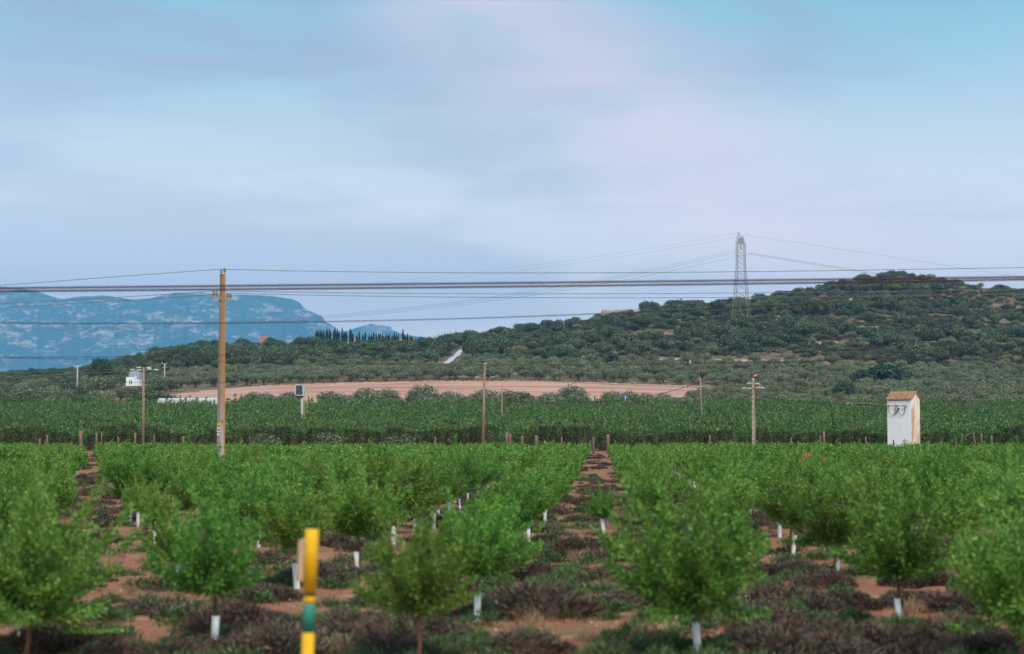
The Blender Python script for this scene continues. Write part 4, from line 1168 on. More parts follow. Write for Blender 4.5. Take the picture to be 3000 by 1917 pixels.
# medium-voltage poles in front of the hedge
def round_pole(x, ytop, Y, r0, r1, label, mat="timber", lean=0.0, name="wooden_pole", zb=0.0):
    X = xpx(x, Y); h = zpx(ytop, Y) - zb
    r = empty(name, (X, Y, zb), label, "power pole")
    mb = MB().tube([(0, 0, -.4), (lean * .5, 0, h * .5), (lean, 0, h)], [r0, (r0 + r1) / 2, r1], 10)
    link("shaft", mb.mesh("shaft", M[mat], True), r)
    return r, X, h
rA, XA, hA = round_pole(420, 1076, 270, .25, .15, "slender wooden power pole with four pale insulators", lean=-.10)
armA = link("cross_arm", MB().tube([(-1.6, 0, hA - .5), (1.6, 0, hA - .5)], .07, 4).mesh("cross_arm", M["steel"]), rA)
def gstring(org, d, parent, L_=.75):
    prof = [(.05, 0)]
    for i in range(4): prof += [(.06, .06 + i * .17), (.17, .10 + i * .17), (.16, .16 + i * .17), (.06, .19 + i * .17)]
    prof.append((.04, L_))
    link("insulator_string", MB().lathe(prof, (0, 0, 0), d, 9).mesh("insulator_string", M["glassw"], True), parent, loc=org)
for o_, d_ in [((-1.5, 0, hA - .4), (-1, 0, -.1)), ((-.5, 0, hA - .1), (-1, 0, 0)), ((.35, 0, hA - .1), (1, 0, 0)), ((1.5, 0, hA - .4), (1, 0, -.1)), ((-.4, -.1, hA - .5), (-1, -.2, 0)), ((.5, -.1, hA - .35), (1, -.2, 0))]:
    gstring(o_, d_, rA)
for z_ in (2.2, 2.9):
    link("bracket", MB().tube([(-.45, 0, hA - z_ + .5), (.3, 0, hA - z_)], .035, 5).mesh("bracket", M["rust"]), rA)
rB, XB, hB = round_pole(1414, 1070, 271, .27, .15, "leaning wooden power pole with a braced cross arm and pin insulators", lean=.34)
armB = link("cross_arm", MB().tube([(-1.15, 0, hB - 2.2), (1.75, 0, hB - 2.2)], .06, 4).mesh("cross_arm", M["timber"]), rB)
for s_ in (-1, 1):
    link("brace", MB().tube([(.3 + s_ * .1, -.1, hB - 3.2), (.3 + s_ * .9, -.1, hB - 2.2)], .035, 5).mesh("brace", M["timber"]), armB)
for dx_, z_ in [(.15, 0), (.45, 0), (-1.1, -2.15), (-.75, -2.15), (1.35, -2.15), (1.7, -2.15)]:
    insulator((dx_ + (.1 if z_ == 0 else 0), 0, hB + z_), (0, 0, 1), M["glassw"], .17, 2, .16, parent=rB)
# grey concrete pole with bird
XCp = xpx(2208, 268); hC = zpx(1118, 268)
rC = empty("concrete_pole", (XCp, 268, 0), "slim grey concrete pole with square holes and six pale insulators under the bird", "power pole", rz=math.radians(-36))
link("shaft", MB().taper(.50, .38, .28, .24, -.3, hC).mesh("shaft", M["concrete"]), rC)
link("face_strip", MB().taper(.05, .34, .03, .22, -.3, hC, (.215, 0)).mesh("face_strip", M["ochre_concrete"]), rC)
mbh = None
for i in range(12):
    z_ = 1.2 + i * .82; yy = -(.19 - .07 * z_ / hC)
    link("hole", MB().box((-.07, yy - .012, z_), (.05, yy + .03, z_ + .22)).mesh("hole", M["black"]), rC)
link("cross_arm", MB().tube([(-.75, .45, hC - 1.0), (.75, -.45, hC - 1.0)], .06, 4).mesh("cross_arm", M["steel"]), rC)
cc, ss = math.cos(math.radians(36)), math.sin(math.radians(36))
def lw(v): return (v[0] * cc - v[1] * ss, v[0] * ss + v[1] * cc, v[2])
for o_, d_ in [((-.25, -.1, hC - .35), (-1, 0, .05)), ((.28, -.1, hC - .35), (1, 0, -.1)), ((-1.1, -.1, hC - 1.05), (-1, 0, 0)), ((-.25, -.15, hC - 1.1), (-1, 0, -.05)), ((.3, -.1, hC - 1.0), (1, 0, 0)), ((1.05, -.1, hC - 1.0), (1, 0, -.08))]:
    gstring(lw(o_), lw(d_), rC, .72)
link("top_insulator", MB().lathe([(.12, 0), (.2, .1), (.12, .25), (.18, .32), (.08, .5)], (0, 0, 0), (0, 0, 1), 9).mesh("top_insulator", M["glassw"], True), rC, loc=(0, 0, hC))
# bird of prey spreading its wings on the pole
M["bird_dark"] = rough_mat("bird_brown", (0.06, 0.03, 0.03), (0.16, 0.07, 0.05), 6, .8)
M["bird_pale"] = rough_mat("bird_cream", (0.5, 0.36, 0.24), (0.66, 0.52, 0.38), 6, .8)
bz = hC + .5
bird = empty("bird_of_prey", (XCp, 268, bz), "dark brown bird of prey with a lifted wing and cream belly on the concrete pole", "bird")
mb = MB().tube([(-.55, -.06, .78), (-.38, -.03, .72), (-.18, 0, .52), (.05, 0, .34), (.30, .02, .22), (.50, .02, .16)], [.02, .13, .24, .26, .15, .04], 9)
link("body", mb.mesh("body", M["bird_dark"], True), bird)
mb = MB().add([(-.25, .05, .72), (.2, .05, .78), (.75, .1, .92), (1.35, .2, 1.08), (1.2, .2, .92), (.7, .12, .68), (.1, .06, .45), (-.25, .10, .72), (.2, .10, .78), (.75, .14, .92), (1.35, .22, 1.08), (1.2, .23, .92), (.7, .17, .68), (.1, .11, .45)],
              [(0, 1, 5, 6), (1, 2, 5), (2, 3, 4, 5), (13, 12, 8, 7), (12, 9, 8), (12, 11, 10, 9), (0, 7, 8, 1), (1, 8, 9, 2), (2, 9, 10, 3), (3, 10, 11, 4), (4, 11, 12, 5), (5, 12, 13, 6), (6, 13, 7, 0)])
link("wing", mb.mesh("wing", M["bird_dark"]), bird)
mb = MB().tube([(-.1, -.14, .25), (.25, -.1, .38), (.62, -.02, .62)], [.1, .15, .03], 7)
link("belly", mb.mesh("belly", M["bird_pale"], True), bird)
for s_ in (-.07, .07): link("leg", MB().tube([(-.05 + s_, 0, .3), (-.06 + s_, 0, -.03)], .03, 5).mesh("leg", M["bird_pale"]), bird)
# smaller poles inside the grove
rD, XD, hD = round_pole(1471, 1137, 330, .17, .12, "short grey pole in the grove with a black cable and stay", lean=-.05, zb=float(gz(xpx(1471, 330), 330)))
rE, XE, hE = round_pole(2058, 1106, 330, .21, .13, "plain wooden pole in the grove carrying the sagging black cable", lean=-.35, zb=float(gz(xpx(2058, 330), 330)))
link("stay_wire", MB().tube([(-.1, 0, hD - .8), (-1.35, -.3, .1)], .03, 5).mesh("stay_wire", M["black"]), rD)
tA = Vector((XD, 330, float(gz(XD, 330)) + hD - .35)); tB = Vector((XE - .35, 330, float(gz(XE, 330)) + hE - .85))
wire(spline([(1473, 1141, 330), (1560, 1160, 330), (1690, 1178, 330), (1830, 1172, 330), (1950, 1150, 330), (2051, 1120, 330)]), .055, "sagging black cable between the two short poles in the grove", "black")
wire(spline([(2058, 1118, 330), (2140, 1146, 312), (2290, 1168, 298), (2450, 1185, 285), (2604, 1187, 266.5)]), .05, "black cable hanging from the grove pole to the white tower", "black")
# medium voltage wires from pole to pole
topA, topB, topC = Vector((XA, 270, hA)), Vector((XB + .34, 271, hB)), Vector((XCp, 268, hC))
for k_, (da, db, dc, lb) in enumerate([((-.1, -.1), (.15, .3), (-.3, -.35), "upper"), ((1.9, -.45), (1.4, -1.9), (-1.8, -1.05), "middle"), ((-1.5, -.45), (-.9, -1.9), (-.9, -1.1), "lower")]):
    a_ = topA + Vector((da[0], 0, da[1])); b_ = topB + Vector((db[0], 0, db[1])); c_ = topC + Vector((dc[0], -.2, dc[1]))
    wire(catenary(a_, b_, .35), .022, lb + " fine wire between the slender wooden pole and the leaning pole", "steel")
    wire(catenary(b_, c_, .3), .022, lb + " fine wire between the leaning pole and the pole with the bird", "steel")
    wire(catenary(topC + Vector((.9 + .5 * k_, -.2, -.4 - .35 * k_)), P(2612 + 22 * k_, 1189, 266), .5), .02, lb + " fine wire from the pole with the bird to the white tower", "steel")
    wire(catenary(a_, P(-400, 1085 + 9 * k_, 420), .8), .022, lb + " fine wire running left from the slender wooden pole", "steel")
# far poles at the left
rF, XF, hF = round_pole(224, 1070, 600, .34, .24, "distant pale concrete pole with a flat crossbar below the massif", "concrete", name="distant_pole", zb=float(gz(xpx(224, 600), 600)))
link("cross_arm", MB().tube([(-.9, 0, hF), (.9, 0, hF)], .09, 4).mesh("cross_arm", M["steel"]), rF)
Yg = 655; rG, XG, hG = round_pole(480, 1066, Yg, .3, .2, "distant pole with forked arms like a Y among the trees", "concrete", name="distant_pole", zb=float(gz(xpx(480, Yg), Yg)))
for s_ in (-1, 1):
    link("fork_arm", MB().tube([(0, 0, hG - .6), (s_ * 1.1, 0, hG + .5)], .1, 5).mesh("fork_arm", M["concrete"]), rG)
    link("fork_arm", MB().tube([(0, 0, hG - 1.9), (s_ * .9, 0, hG - 1.1)], .09, 5).mesh("fork_arm", M["concrete"]), rG)

# lattice pylon
YPY = PYL.y; zb = PYL.z
pyl = empty("lattice_pylon", PYL, "tall steel lattice pylon with two pointed horns standing on the hillside", "pylon", rz=math.radians(-20))
def ph(y): return zpx(y, YPY) - zb
HP = [(-0.5, 4.9), (ph(908), 4.2), (ph(875), 3.55), (ph(782), 2.35), (ph(712), 2.25)]   # height, half width
def hw(z): return float(np.interp(z, [q[0] for q in HP], [q[1] for q in HP]))
zt = HP[-1][0]
for sx_ in (-1, 1):
    for sy_ in (-1, 1):
        link("leg", MB().tube([(sx_ * b_, sy_ * b_, a_) for a_, b_ in HP], [.22, .2, .17, .14, .11], 4).mesh("leg", M["steel"]), pyl)
        link("footing", MB().box((sx_ * 4.9 - .6, sy_ * 4.9 - .6, -2.5), (sx_ * 4.9 + .6, sy_ * 4.9 + .6, 0.6)).mesh("footing", M["concrete"]), pyl)
zs = [0.0, ph(908), ph(875)]
z_ = zs[-1]
while z_ < zt - 1.5:
    z_ += hw(z_) * 1.25; zs.append(min(z_, zt))
for f_ in range(4):
    mb = MB(); c4 = [(-1, -1), (1, -1), (1, 1), (-1, 1)]; (ax_, ay_), (bx_, by_) = c4[f_], c4[(f_ + 1) % 4]
    for i in range(len(zs) - 1):
        a_, b_ = zs[i], zs[i + 1]; ha, hb = hw(a_), hw(b_)
        A0, B0, A1, B1 = (ax_ * ha, ay_ * ha, a_), (bx_ * ha, by_ * ha, a_), (ax_ * hb, ay_ * hb, b_), (bx_ * hb, by_ * hb, b_)
        th_ = .10 if i < 2 else .075
        mid1 = tuple((A1[k_] + B1[k_]) / 2 for k_ in range(3))
        if i < 2:
            mb.tube([A0, mid1], th_, 4); mb.tube([B0, mid1], th_, 4); mb.tube([A1, B1], th_, 4)
            for t_ in (.35, .65):
                pa = tuple(A0[k_] * (1 - t_) + A1[k_] * t_ for k_ in range(3)); pm_ = tuple(A0[k_] * (1 - t_) + mid1[k_] * t_ for k_ in range(3)); mb.tube([pa, pm_], .06, 4)
                pa = tuple(B0[k_] * (1 - t_) + B1[k_] * t_ for k_ in range(3)); pm_ = tuple(B0[k_] * (1 - t_) + mid1[k_] * t_ for k_ in range(3)); mb.tube([pa, pm_], .06, 4)
        else:
            mb.tube([A0, B1], th_, 4); mb.tube([B0, A1], th_, 4)
            if i % 4 == 0: mb.tube([A1, B1], th_, 4)
    link("bracing", mb.mesh("bracing", M["steel"]), pyl)
BL = 8.2
bm = MB()
for z_, hwid in ((zt, 1.0), (zt + 2.4, .8)):
    for s_ in (-1, 1):
        bm.tube([(s_ * hwid, -BL * (1 if z_ == zt else .6), z_), (s_ * hwid, BL * (1 if z_ == zt else .6), z_)], .13, 4)
nb = 10
for s_ in (-1, 1):
    for i in range(nb):
        y0_ = -BL * .6 + 1.2 * BL * i / nb; y1_ = -BL * .6 + 1.2 * BL * (i + 1) / nb
        bm.tube([(s_, y0_, zt), (s_ * .8, y1_, zt + 2.4)] if i % 2 else [(s_ * .8, y0_, zt + 2.4), (s_, y1_, zt)], .07, 4)
    for e in (-1, 1): bm.tube([(s_ * .8, e * BL * .6, zt + 2.4), (s_ * .3, e * BL, zt)], .1, 4)
link("crossarm", bm.mesh("crossarm", M["steel"]), pyl)
for e in (-1, 1):
    hm = MB(); yc = e * BL * .52; top = (0, e * BL * .62, ph(683 if e < 0 else 689))
    for a_ in (-1, 1):
        for b_ in (-1, 1): hm.tube([(a_ * 1.1, yc + b_ * 1.5, zt + 2.2), top], .09, 4)
    for t_ in (.3, .6):
        pts_ = [tuple((1 - t_) * c + t_ * d for c, d in zip((a_ * 1.1, yc + b_ * 1.5, zt + 2.2), top)) for a_, b_ in ((-1, -1), (1, -1), (1, 1), (-1, 1))]
        for k_ in range(4): hm.tube([pts_[k_], pts_[(k_ + 1) % 4]], .05, 4)
    link("horn", hm.mesh("horn", M["steel"]), pyl)
    link("insulator_string", MB().tube([(0, e * BL, zt), (0, e * BL, zt - 5.4)], .13, 6).mesh("insulator_string", M["thin"]), pyl)
    link("insulator_string", MB().tube([(0, e * 2.0, zt), (0, 0, zt - 4.8)], .12, 6).mesh("insulator_string", M["thin"]), pyl)
def lineY(x):   # line of the conductors, perpendicular to the beam
    t_ = (x - 1500) / F
    b_ = (t_ * YPY - PYL.x) / (.94 + t_ * -.34 * -1) if False else (t_ * YPY - PYL.x) / (.94 + .34 * t_)
    return YPY - .34 * b_
def hv(pts, r, lb):
    wire(spline([(a_, b_, lineY(a_)) for a_, b_ in pts], 50), r, lb, "thin")
hv([(2160, 734), (1900, 790), (1600, 843), (1300, 889), (1000, 925), (640, 946), (0, 958), (-500, 955)], .075, "upper long conductor drooping left from the lattice pylon")
hv([(2166, 739), (1900, 797), (1600, 849), (1300, 894), (1000, 929), (640, 950), (0, 962), (-500, 958)], .075, "middle long conductor drooping left from the lattice pylon")
hv([(2172, 750), (1900, 806), (1600, 857), (1300, 899), (1000, 933), (640, 955), (0, 966), (-500, 964)], .075, "lower long conductor drooping left from the lattice pylon")
hv([(2190, 741), (2360, 767), (2540, 796), (2700, 822), (3000, 862), (3500, 915)], .075, "upper long conductor running right from the lattice pylon")
hv([(2184, 744), (2360, 771), (2540, 800), (2700, 827), (3000, 868), (3500, 922)], .075, "lower long conductor running right from the lattice pylon")
hv([(2166, 683), (1800, 742), (1420, 795), (1000, 838), (500, 868), (-400, 890)], .04, "faint earth wire drooping left from the near pylon horn")
hv([(2187, 690), (1800, 753), (1420, 806), (1000, 846), (500, 874), (-400, 896)], .04, "faint earth wire drooping left from the far pylon horn")
hv([(2187, 690), (2400, 720), (2700, 768), (3000, 812), (3500, 870)], .045, "faint earth wire running right from the pylon horns")

# ------------------------------------------------------------------ white transformer tower
M["render_w"] = rough_mat("white_limewash", (0.72, 0.78, 0.82), (0.80, 0.85, 0.88), 1.2, .9, .1, (1, 1, .3))
M["render_s"] = rough_mat("stained_limewash", (0.70, 0.65, 0.58), (0.80, 0.76, 0.70), 1.5, .9, .15, (1, 1, .25), (0.56, 0.34, 0.21), (0.46, 0.62))
M["tile"] = None
def tile_mat():
    m, t = newmat("clay_tile"); oi = N(t, "ShaderNodeObjectInfo")
    g_ = N(t, "ShaderNodeTexCoord"); nz = noise(t, g_.outputs["Object"], 6, 5, .6)
    c = mixc(t, oi.outputs["Random"], (0.34, 0.155, 0.08), (0.44, 0.27, 0.15)); c = mixc(t, srange(t, nz, .5, .7), c, (0.35, 0.13, 0.06))
    b = N(t, "ShaderNodeBsdfPrincipled"); b.inputs["Roughness"].default_value = .85; t.links.new(c, b.inputs["Base Color"]); out(t, b.outputs[0]); return m
M["tile"] = tile_mat()
YT = 267.0; phi = math.radians(-38)
S1, S2 = 4.05, 3.1
corner = P(2671, 1300, 265.6); corner.z = 0                      # right front corner, nearest
e1 = Vector((math.cos(phi), math.sin(phi), 0)); e2 = Vector((-math.sin(phi), math.cos(phi), 0))
org = corner - e1 * S1 * 1.0
tw = empty("transformer_tower", org, "white rendered tower with clay tile roof, three bushings and hanging black cables", "tower", rz=phi)
HE = zpx(1168, 266.8); HR = HE + 1.0
mb = MB()
mb.add([(0, 0, -.3), (S1, 0, -.3), (S1, S2, -.3), (0, S2, -.3), (0, 0, HE), (S1, 0, HE), (S1, S2, HE), (0, S2, HE)], [(0, 1, 5, 4), (2, 3, 7, 6), (3, 0, 4, 7)])
link("wall", mb.mesh("wall", M["render_w"]), tw)
mb = MB().add([(S1, 0, -.3), (S1, S2, -.3), (S1, S2, HE), (S1, S2 / 2, HR - .06), (S1, 0, HE), (0, 0, HE), (0, S2, HE), (0, S2 / 2, HR - .06)], [(0, 1, 2, 3, 4), (5, 7, 6)])
link("gable_wall", mb.mesh("gable_wall", M["render_s"]), tw)["label"] = "rust stained side wall with streaked plaster"
link("cornice", MB().box((-.12, -.14, HE - .12), (S1 + .02, -.003, HE + .04)).mesh("cornice", M["render_w"]), tw)
link("painted_shadow", MB().box((.25, -.02, HE - .34), (S1 - .3, -.004, HE - .24)).mesh("painted_shadow", M["black"]), tw)  # flat black strip standing in for the shade below the cornice, no real opening
# roof: slab plus individual tiles
pit = math.atan2(HR - HE, S2 / 2)
ov = .22
rs = MB()
for sgn in (-1, 1):
    y_e = S2 / 2 + sgn * (S2 / 2 + ov); z_e = HE - ov * math.tan(pit)
    v_ = [(-.15, S2 / 2, HR), (S1 + .15, S2 / 2, HR), (S1 + .15, y_e, z_e), (-.15, y_e, z_e)]
    rs.add(v_ + [(a_, b_, c_ - .08) for a_, b_, c_ in v_], [(0, 1, 2, 3), (7, 6, 5, 4), (0, 4, 5, 1), (1, 5, 6, 2), (2, 6, 7, 3), (3, 7, 4, 0)])
roof = link("roof", rs.mesh("roof", M["redrock"]), tw)
ncol, nrow = 12, 4
tw_ = (S1 + .3) / ncol; slope_len = math.hypot(S2 / 2 + ov, (S2 / 2 + ov) * math.tan(pit)); tl = slope_len / nrow
tm_ = MB(); nn = 5
vs = []
for q, (L_, rr) in enumerate(((0, tw_ * .50), (tl * 1.12, tw_ * .42))):
    for k_ in range(nn + 1):
        an = math.pi * k_ / nn; vs.append((math.cos(an) * rr, L_, math.sin(an) * rr * .75 + (.05 if q == 0 else .0)))
    for k_ in range(nn + 1):
        an = math.pi * k_ / nn; vs.append((math.cos(an) * rr * .82, L_, math.sin(an) * rr * .55 + (.05 if q == 0 else .0)))
n1_ = nn + 1; fs = []
for k_ in range(nn):
    fs += [(k_, k_ + 1, 2 * n1_ + k_ + 1, 2 * n1_ + k_), (n1_ + k_ + 1, n1_ + k_, 3 * n1_ + k_, 3 * n1_ + k_ + 1), (k_, n1_ + k_, n1_ + k_ + 1, k_ + 1)]
tm_.add(vs, fs); tmesh = tm_.mesh("tile", M["tile"], False)
for sgn in (-1, 1):
    for r_ in range(nrow):
        for c_ in range(ncol):
            dn = slope_len - r_ * tl
            xx = -.15 + (c_ + .5) * tw_
            yy = S2 / 2 + sgn * dn * math.cos(pit); zz = HR - dn * math.sin(pit) + .02
            o = link("tile", tmesh, roof, loc=(xx, yy, zz)); o.rotation_euler = (pit, 0, 0) if sgn < 0 else (pit, 0, math.pi)
rt = MB().tube([(0, 0, 0), (.52, 0, 0)], .11, 8).mesh("ridge_tile", M["tile"])
for i in range(9): link("ridge_tile", rt, roof, loc=(-.18 + i * .49, S2 / 2, HR + .04))
for i in range(6):
    for sgn in (-1, 1):
        dn = (i + .5) / 6 * slope_len
        o = link("verge_tile", tmesh, roof, loc=(S1 + .16, S2 / 2 + sgn * dn * math.cos(pit), HR - dn * math.sin(pit) + .0), scale=(.55, .45, .8)); o.rotation_euler = (pit, 0, 0) if sgn < 0 else (pit, 0, math.pi)
zb_ = zpx(1186, 266.5)
for fx in (.17, .45, .72):
    link("round_recess", MB().lathe([(.27, -.02), (.27, .035), (.22, .045), (.20, .012), (.0001, .012)], (S1 * fx, 0, zb_ + .25), (0, -1, 0), 22).mesh("round_recess", M["render_w"], False), tw)
link("bushing_bar", MB().tube([(.05, -.22, zb_ - .22), (S1 * .86, -.22, zb_ - .22)], .035, 6).mesh("bushing_bar", M["steel"]), tw)
for fx in (.08, .44, .80):
    insulator((S1 * fx, -.22, zb_ - .50), (0, 0, 1), M["porcelain"], .12, 3, .14, "bushing", tw)
    link("bracket", MB().tube([(S1 * fx, .02, zb_ - .22), (S1 * fx, -.25, zb_ - .22)], .03, 5).mesh("bracket", M["steel"]), tw)
def loop(pts): return [Vector((a_ * S1, -.16, zb_ + b_)) for a_, b_ in pts]
for pts_ in ([(.04, -.3), (.06, -.7), (.11, -1.2), (.18, -1.55), (.27, -1.6), (.36, -1.35), (.42, -1.0), (.47, -.65)], [(.33, .1), (.37, -.3), (.345, -.9), (.34, -1.25), (.38, -1.45), (.43, -1.1), (.47, -.65)], [(.68, .0), (.73, -.3), (.76, -.8), (.74, -1.3), (.67, -1.6), (.58, -1.62), (.50, -1.3), (.46, -.95), (.48, -.65)], [(.82, -.2), (.88, -.4), (.89, -.7)]):
    link("hanging_cable", MB().tube(loop(pts_), .04 if len(pts_) > 4 else .02, 6).mesh("hanging_cable", M["cable"], True), tw)
link("cable_entry", MB().lathe([(.13, 0), (.13, .2), (.08, .28)], (S1 * .48, -.003, zb_ - .62), (0, -1, 0), 10).mesh("cable_entry", M["black"]), tw)
tag(link("stub_post", MB().tube([(0, 0, -.2), (0.02, 0, 2.3)], [.1, .09], 7).mesh("stub_post", M["black"]), loc=(xpx(2617, 264.5), 264.5, 0)), "short dark post standing against the white tower wall", "post")

# ------------------------------------------------------------------ solar panel mast in the grove
M["panel"] = rough_mat("solar_cell", (0.012, 0.03, 0.05), (0.02, 0.045, 0.07), 5, .25, spec=.5)
M["alu"] = rough_mat("pale_aluminium", (0.38, 0.44, 0.48), (0.52, 0.57, 0.61), 4, .4)
M["yrail"] = rough_mat("yellow_grey_rail", (0.42, 0.40, 0.26), (0.55, 0.53, 0.38), 4, .6)
YM = 340.0; XM = xpx(885, YM); zg = float(gz(XM, YM))
sm = empty("solar_mast", (XM, YM, zg), "dark solar panel in a pale frame on a post with caged ladder and railed platform", "solar mast")
def ml(px_, py_, dy=0): q = P(px_, py_, YM + dy); return Vector((q.x - XM, dy, q.z - zg))
link("post", MB().tube([(0, 0, -.3), ml(885, 1163)], .27, 10).mesh("post", M["concrete"], True), sm)
a_, b_ = ml(866, 1159), ml(888, 1128)
link("frame", MB().box((a_.x - .04, -.35, a_.z - .05), (b_.x + .05, -.20, b_.z + .05)).mesh("frame", M["alu"]), sm)
link("panel", MB().box((a_.x + .10, -.365, a_.z + .12), (b_.x - .08, -.352, b_.z - .10)).mesh("panel", M["panel"]), sm)
link("cabinet", MB().box((a_.x + .05, -.198, a_.z - .02), (b_.x + .34, .5, b_.z - .10)).mesh("cabinet", M["alu"]), sm)
link("bracket", MB().taper(1.5, .8, 1.7, .8, a_.z - .42, a_.z - .05, ((a_.x + b_.x) / 2, 0)).mesh("bracket", M["black"]), sm)
pa, pb = ml(893, 1159), ml(914, 1159)
link("platform", MB().box((pa.x, -.5, pa.z - .06), (pb.x, .5, pa.z)).mesh("platform", M["alu"]), sm)
for i in range(7):
    xx = pa.x + (pb.x - pa.x) * i / 6
    for yy in (-.48, .48): link("baluster", MB().tube([(xx, yy, pa.z), (xx, yy, pa.z + 1.15)], .022, 5).mesh("baluster", M["yrail"]), sm)
for zz in (.6, 1.15):
    for yy in (-.48, .48): link("rail", MB().tube([(pa.x, yy, pa.z + zz), (pb.x, yy, pa.z + zz)], .028, 5).mesh("rail", M["yrail"]), sm)
la, lb_ = ml(893, 1159), ml(902, 1159)
for xx in (la.x, lb_.x): link("ladder_rail", MB().tube([(xx, -.3, .2), (xx, -.3, la.z)], .03, 5).mesh("ladder_rail", M["yrail"]), sm)
for i in range(18): link("ladder_rung", MB().tube([(la.x, -.3, .5 + i * .38), (lb_.x, -.3, .5 + i * .38)], .02, 5).mesh("ladder_rung", M["yrail"]), sm)
cxm = (la.x + lb_.x) / 2
for i in range(6):
    hz_ = 2.4 + i * .85
    link("cage_hoop", MB().tube([(cxm + .42 * math.cos(t_), -.3 + .6 * -abs(math.sin(t_)), hz_) for t_ in np.linspace(0, math.pi, 9)], .022, 4).mesh("cage_hoop", M["yrail"]), sm)

# ------------------------------------------------------------------ small buildings and far objects
M["brick"] = rough_mat("red_brick", (0.44, 0.17, 0.10), (0.55, 0.26, 0.17), 1.5, .9)
M["ochre"] = rough_mat("ochre_wall", (0.46, 0.34, 0.21), (0.58, 0.46, 0.32), .4, .9)
M["greyroof"] = rough_mat("grey_gable", (0.24, 0.27, 0.31), (0.32, 0.34, 0.38), .6, .9)
M["blue"] = rough_mat("blue_plastic", (0.02, 0.10, 0.50), (0.03, 0.15, 0.60), 2, .4)
M["sheet"] = rough_mat("white_sheeting", (0.52, 0.58, 0.62), (0.64, 0.70, 0.74), 2, .5)
YF = 555.0; XFm = xpx(385, YF); zf = zpx(1131, YF)
fh = empty("farmhouse", (XFm, YF, zf), "small white farmhouse with dark windows and a grey gable behind", "house")
sc_ = YF / F
def bx(x0, x1, y0, y1, d0, d1): return MB().box(((x0 - 385) * sc_, d0, zpx(y0, YF) - zf), ((x1 - 385) * sc_, d1, zpx(y1, YF) - zf))
link("wall", bx(367, 391, 1131, 1105, 0, 4).mesh("wall", M["render_w"]), fh)
link("annex_wall", bx(391.2, 405, 1131, 1112, .3, 4).mesh("annex_wall", M["whitep"]), fh)
link("chimney", bx(391, 395, 1105, 1101, .8, 1.4).mesh("chimney", M["whitep"]), fh)
gbx = MB(); gx0, gx1, gxm = (365 - 385) * sc_, (397 - 385) * sc_, (379 - 385) * sc_
zz0, zz1, zz2 = zpx(1131, YF) - zf, zpx(1091, YF) - zf, zpx(1083, YF) - zf
gbx.add([(gx0, 5, zz0), (gx1, 5, zz0), (gx1, 5, zz1), (gxm, 5, zz2), (gx0, 5, zz1), (gx0, 10, zz0), (gx1, 10, zz0), (gx1, 10, zz1), (gxm, 10, zz2), (gx0, 10, zz1)], [(0, 1, 2, 3, 4), (9, 8, 7, 6, 5), (1, 6, 7, 2), (2, 7, 8, 3), (3, 8, 9, 4), (4, 9, 5, 0)])
link("rear_gable", gbx.mesh("rear_gable", M["greyroof"]), fh)
for x0 in (377.0, 382.0):
    link("window", bx(x0, x0 + 2.4, 1126, 1114, -.06, -.003).mesh("window", M["black"]), fh)
# brick hut on the ridge
YH = 1120.0; Xh = xpx(771, YH); zh = float(gz(Xh, YH))
hut = empty("brick_hut", (Xh, YH, zh), "small square red brick hut on the bare ridge", "hut")
hz_ = zpx(987, YH) - zh
link("wall", MB().box((-2.6, 0, -1), (2.6, 4, hz_)).mesh("wall", M["brick"]), hut)
link("doorway", MB().box((-.5, -.05, 0.2), (.8, -.003, hz_ * .6)).mesh("doorway", M["black"]), hut)
link("roof_slab", MB().box((-2.8, -.2, hz_ + .003), (2.8, 4.2, hz_ + .25)).mesh("roof_slab", M["ochre"]), hut)
# ochre walled building behind the cypresses
YW = 1158.0
def obx(nm, x0, x1, yt, mat, lb, dep=6):
    X0, X1 = xpx(x0, YW), xpx(x1, YW); zg_ = float(gz((X0 + X1) / 2, YW)) - 2
    rt_ = empty(nm, ((X0 + X1) / 2, YW, zg_), lb, "building"); hw_ = (X1 - X0) / 2; h_ = zpx(yt, YW) - zg_
    link("wall", MB().box((-hw_, 0, 0), (hw_, dep, h_)).mesh("wall", M[mat]), rt_)
    link("coping", MB().box((-hw_ - .2, -.2, h_ + .003), (hw_ + .2, dep + .2, h_ + .3)).mesh("coping", M["brick"]), rt_)
obx("cemetery_wall", 1036, 1050, 989, "ochre", "ochre wall fragment between the left cypresses of the ridge row")
obx("cemetery_wall", 1115, 1215, 992, "ochre", "long ochre wall behind the right half of the cypress row")
obx("cemetery_building", 1240, 1256, 995, "ochre", "pale ochre building at the right end of the cypress row")
# white greenhouse beyond the grove
YGh = 478.0
gh = empty("greenhouse", (xpx(555, YGh), YGh, float(gz(xpx(555, YGh), YGh))), "long low white plastic greenhouse behind the grove near the concrete pole", "greenhouse")
gh_h = zpx(1170, YGh) - gh.location.z; Lh = 190 / F * YGh
link("roof", MB().add([(-Lh / 2, 0, gh_h - .15), (Lh / 2, 0, gh_h - .1), (Lh / 2, 2.5, gh_h + .35), (-Lh / 2, 2.5, gh_h + .3), (-Lh / 2, 5, gh_h - .15), (Lh / 2, 5, gh_h - .1)], [(0, 1, 2, 3), (3, 2, 5, 4)]).mesh("roof", M["sheet"]), gh)
for i in range(16):
    xx = -Lh / 2 + Lh * i / 16
    link("side_panel", MB().box((xx + .06, 0, 0), (xx + Lh / 16 - .06, .05, gh_h - .17)).mesh("side_panel", M["sheet"]), gh)
    link("post", MB().tube([(xx, -.03, -.2), (xx, -.03, gh_h)], .06, 5).mesh("post", M["steel"]), gh)
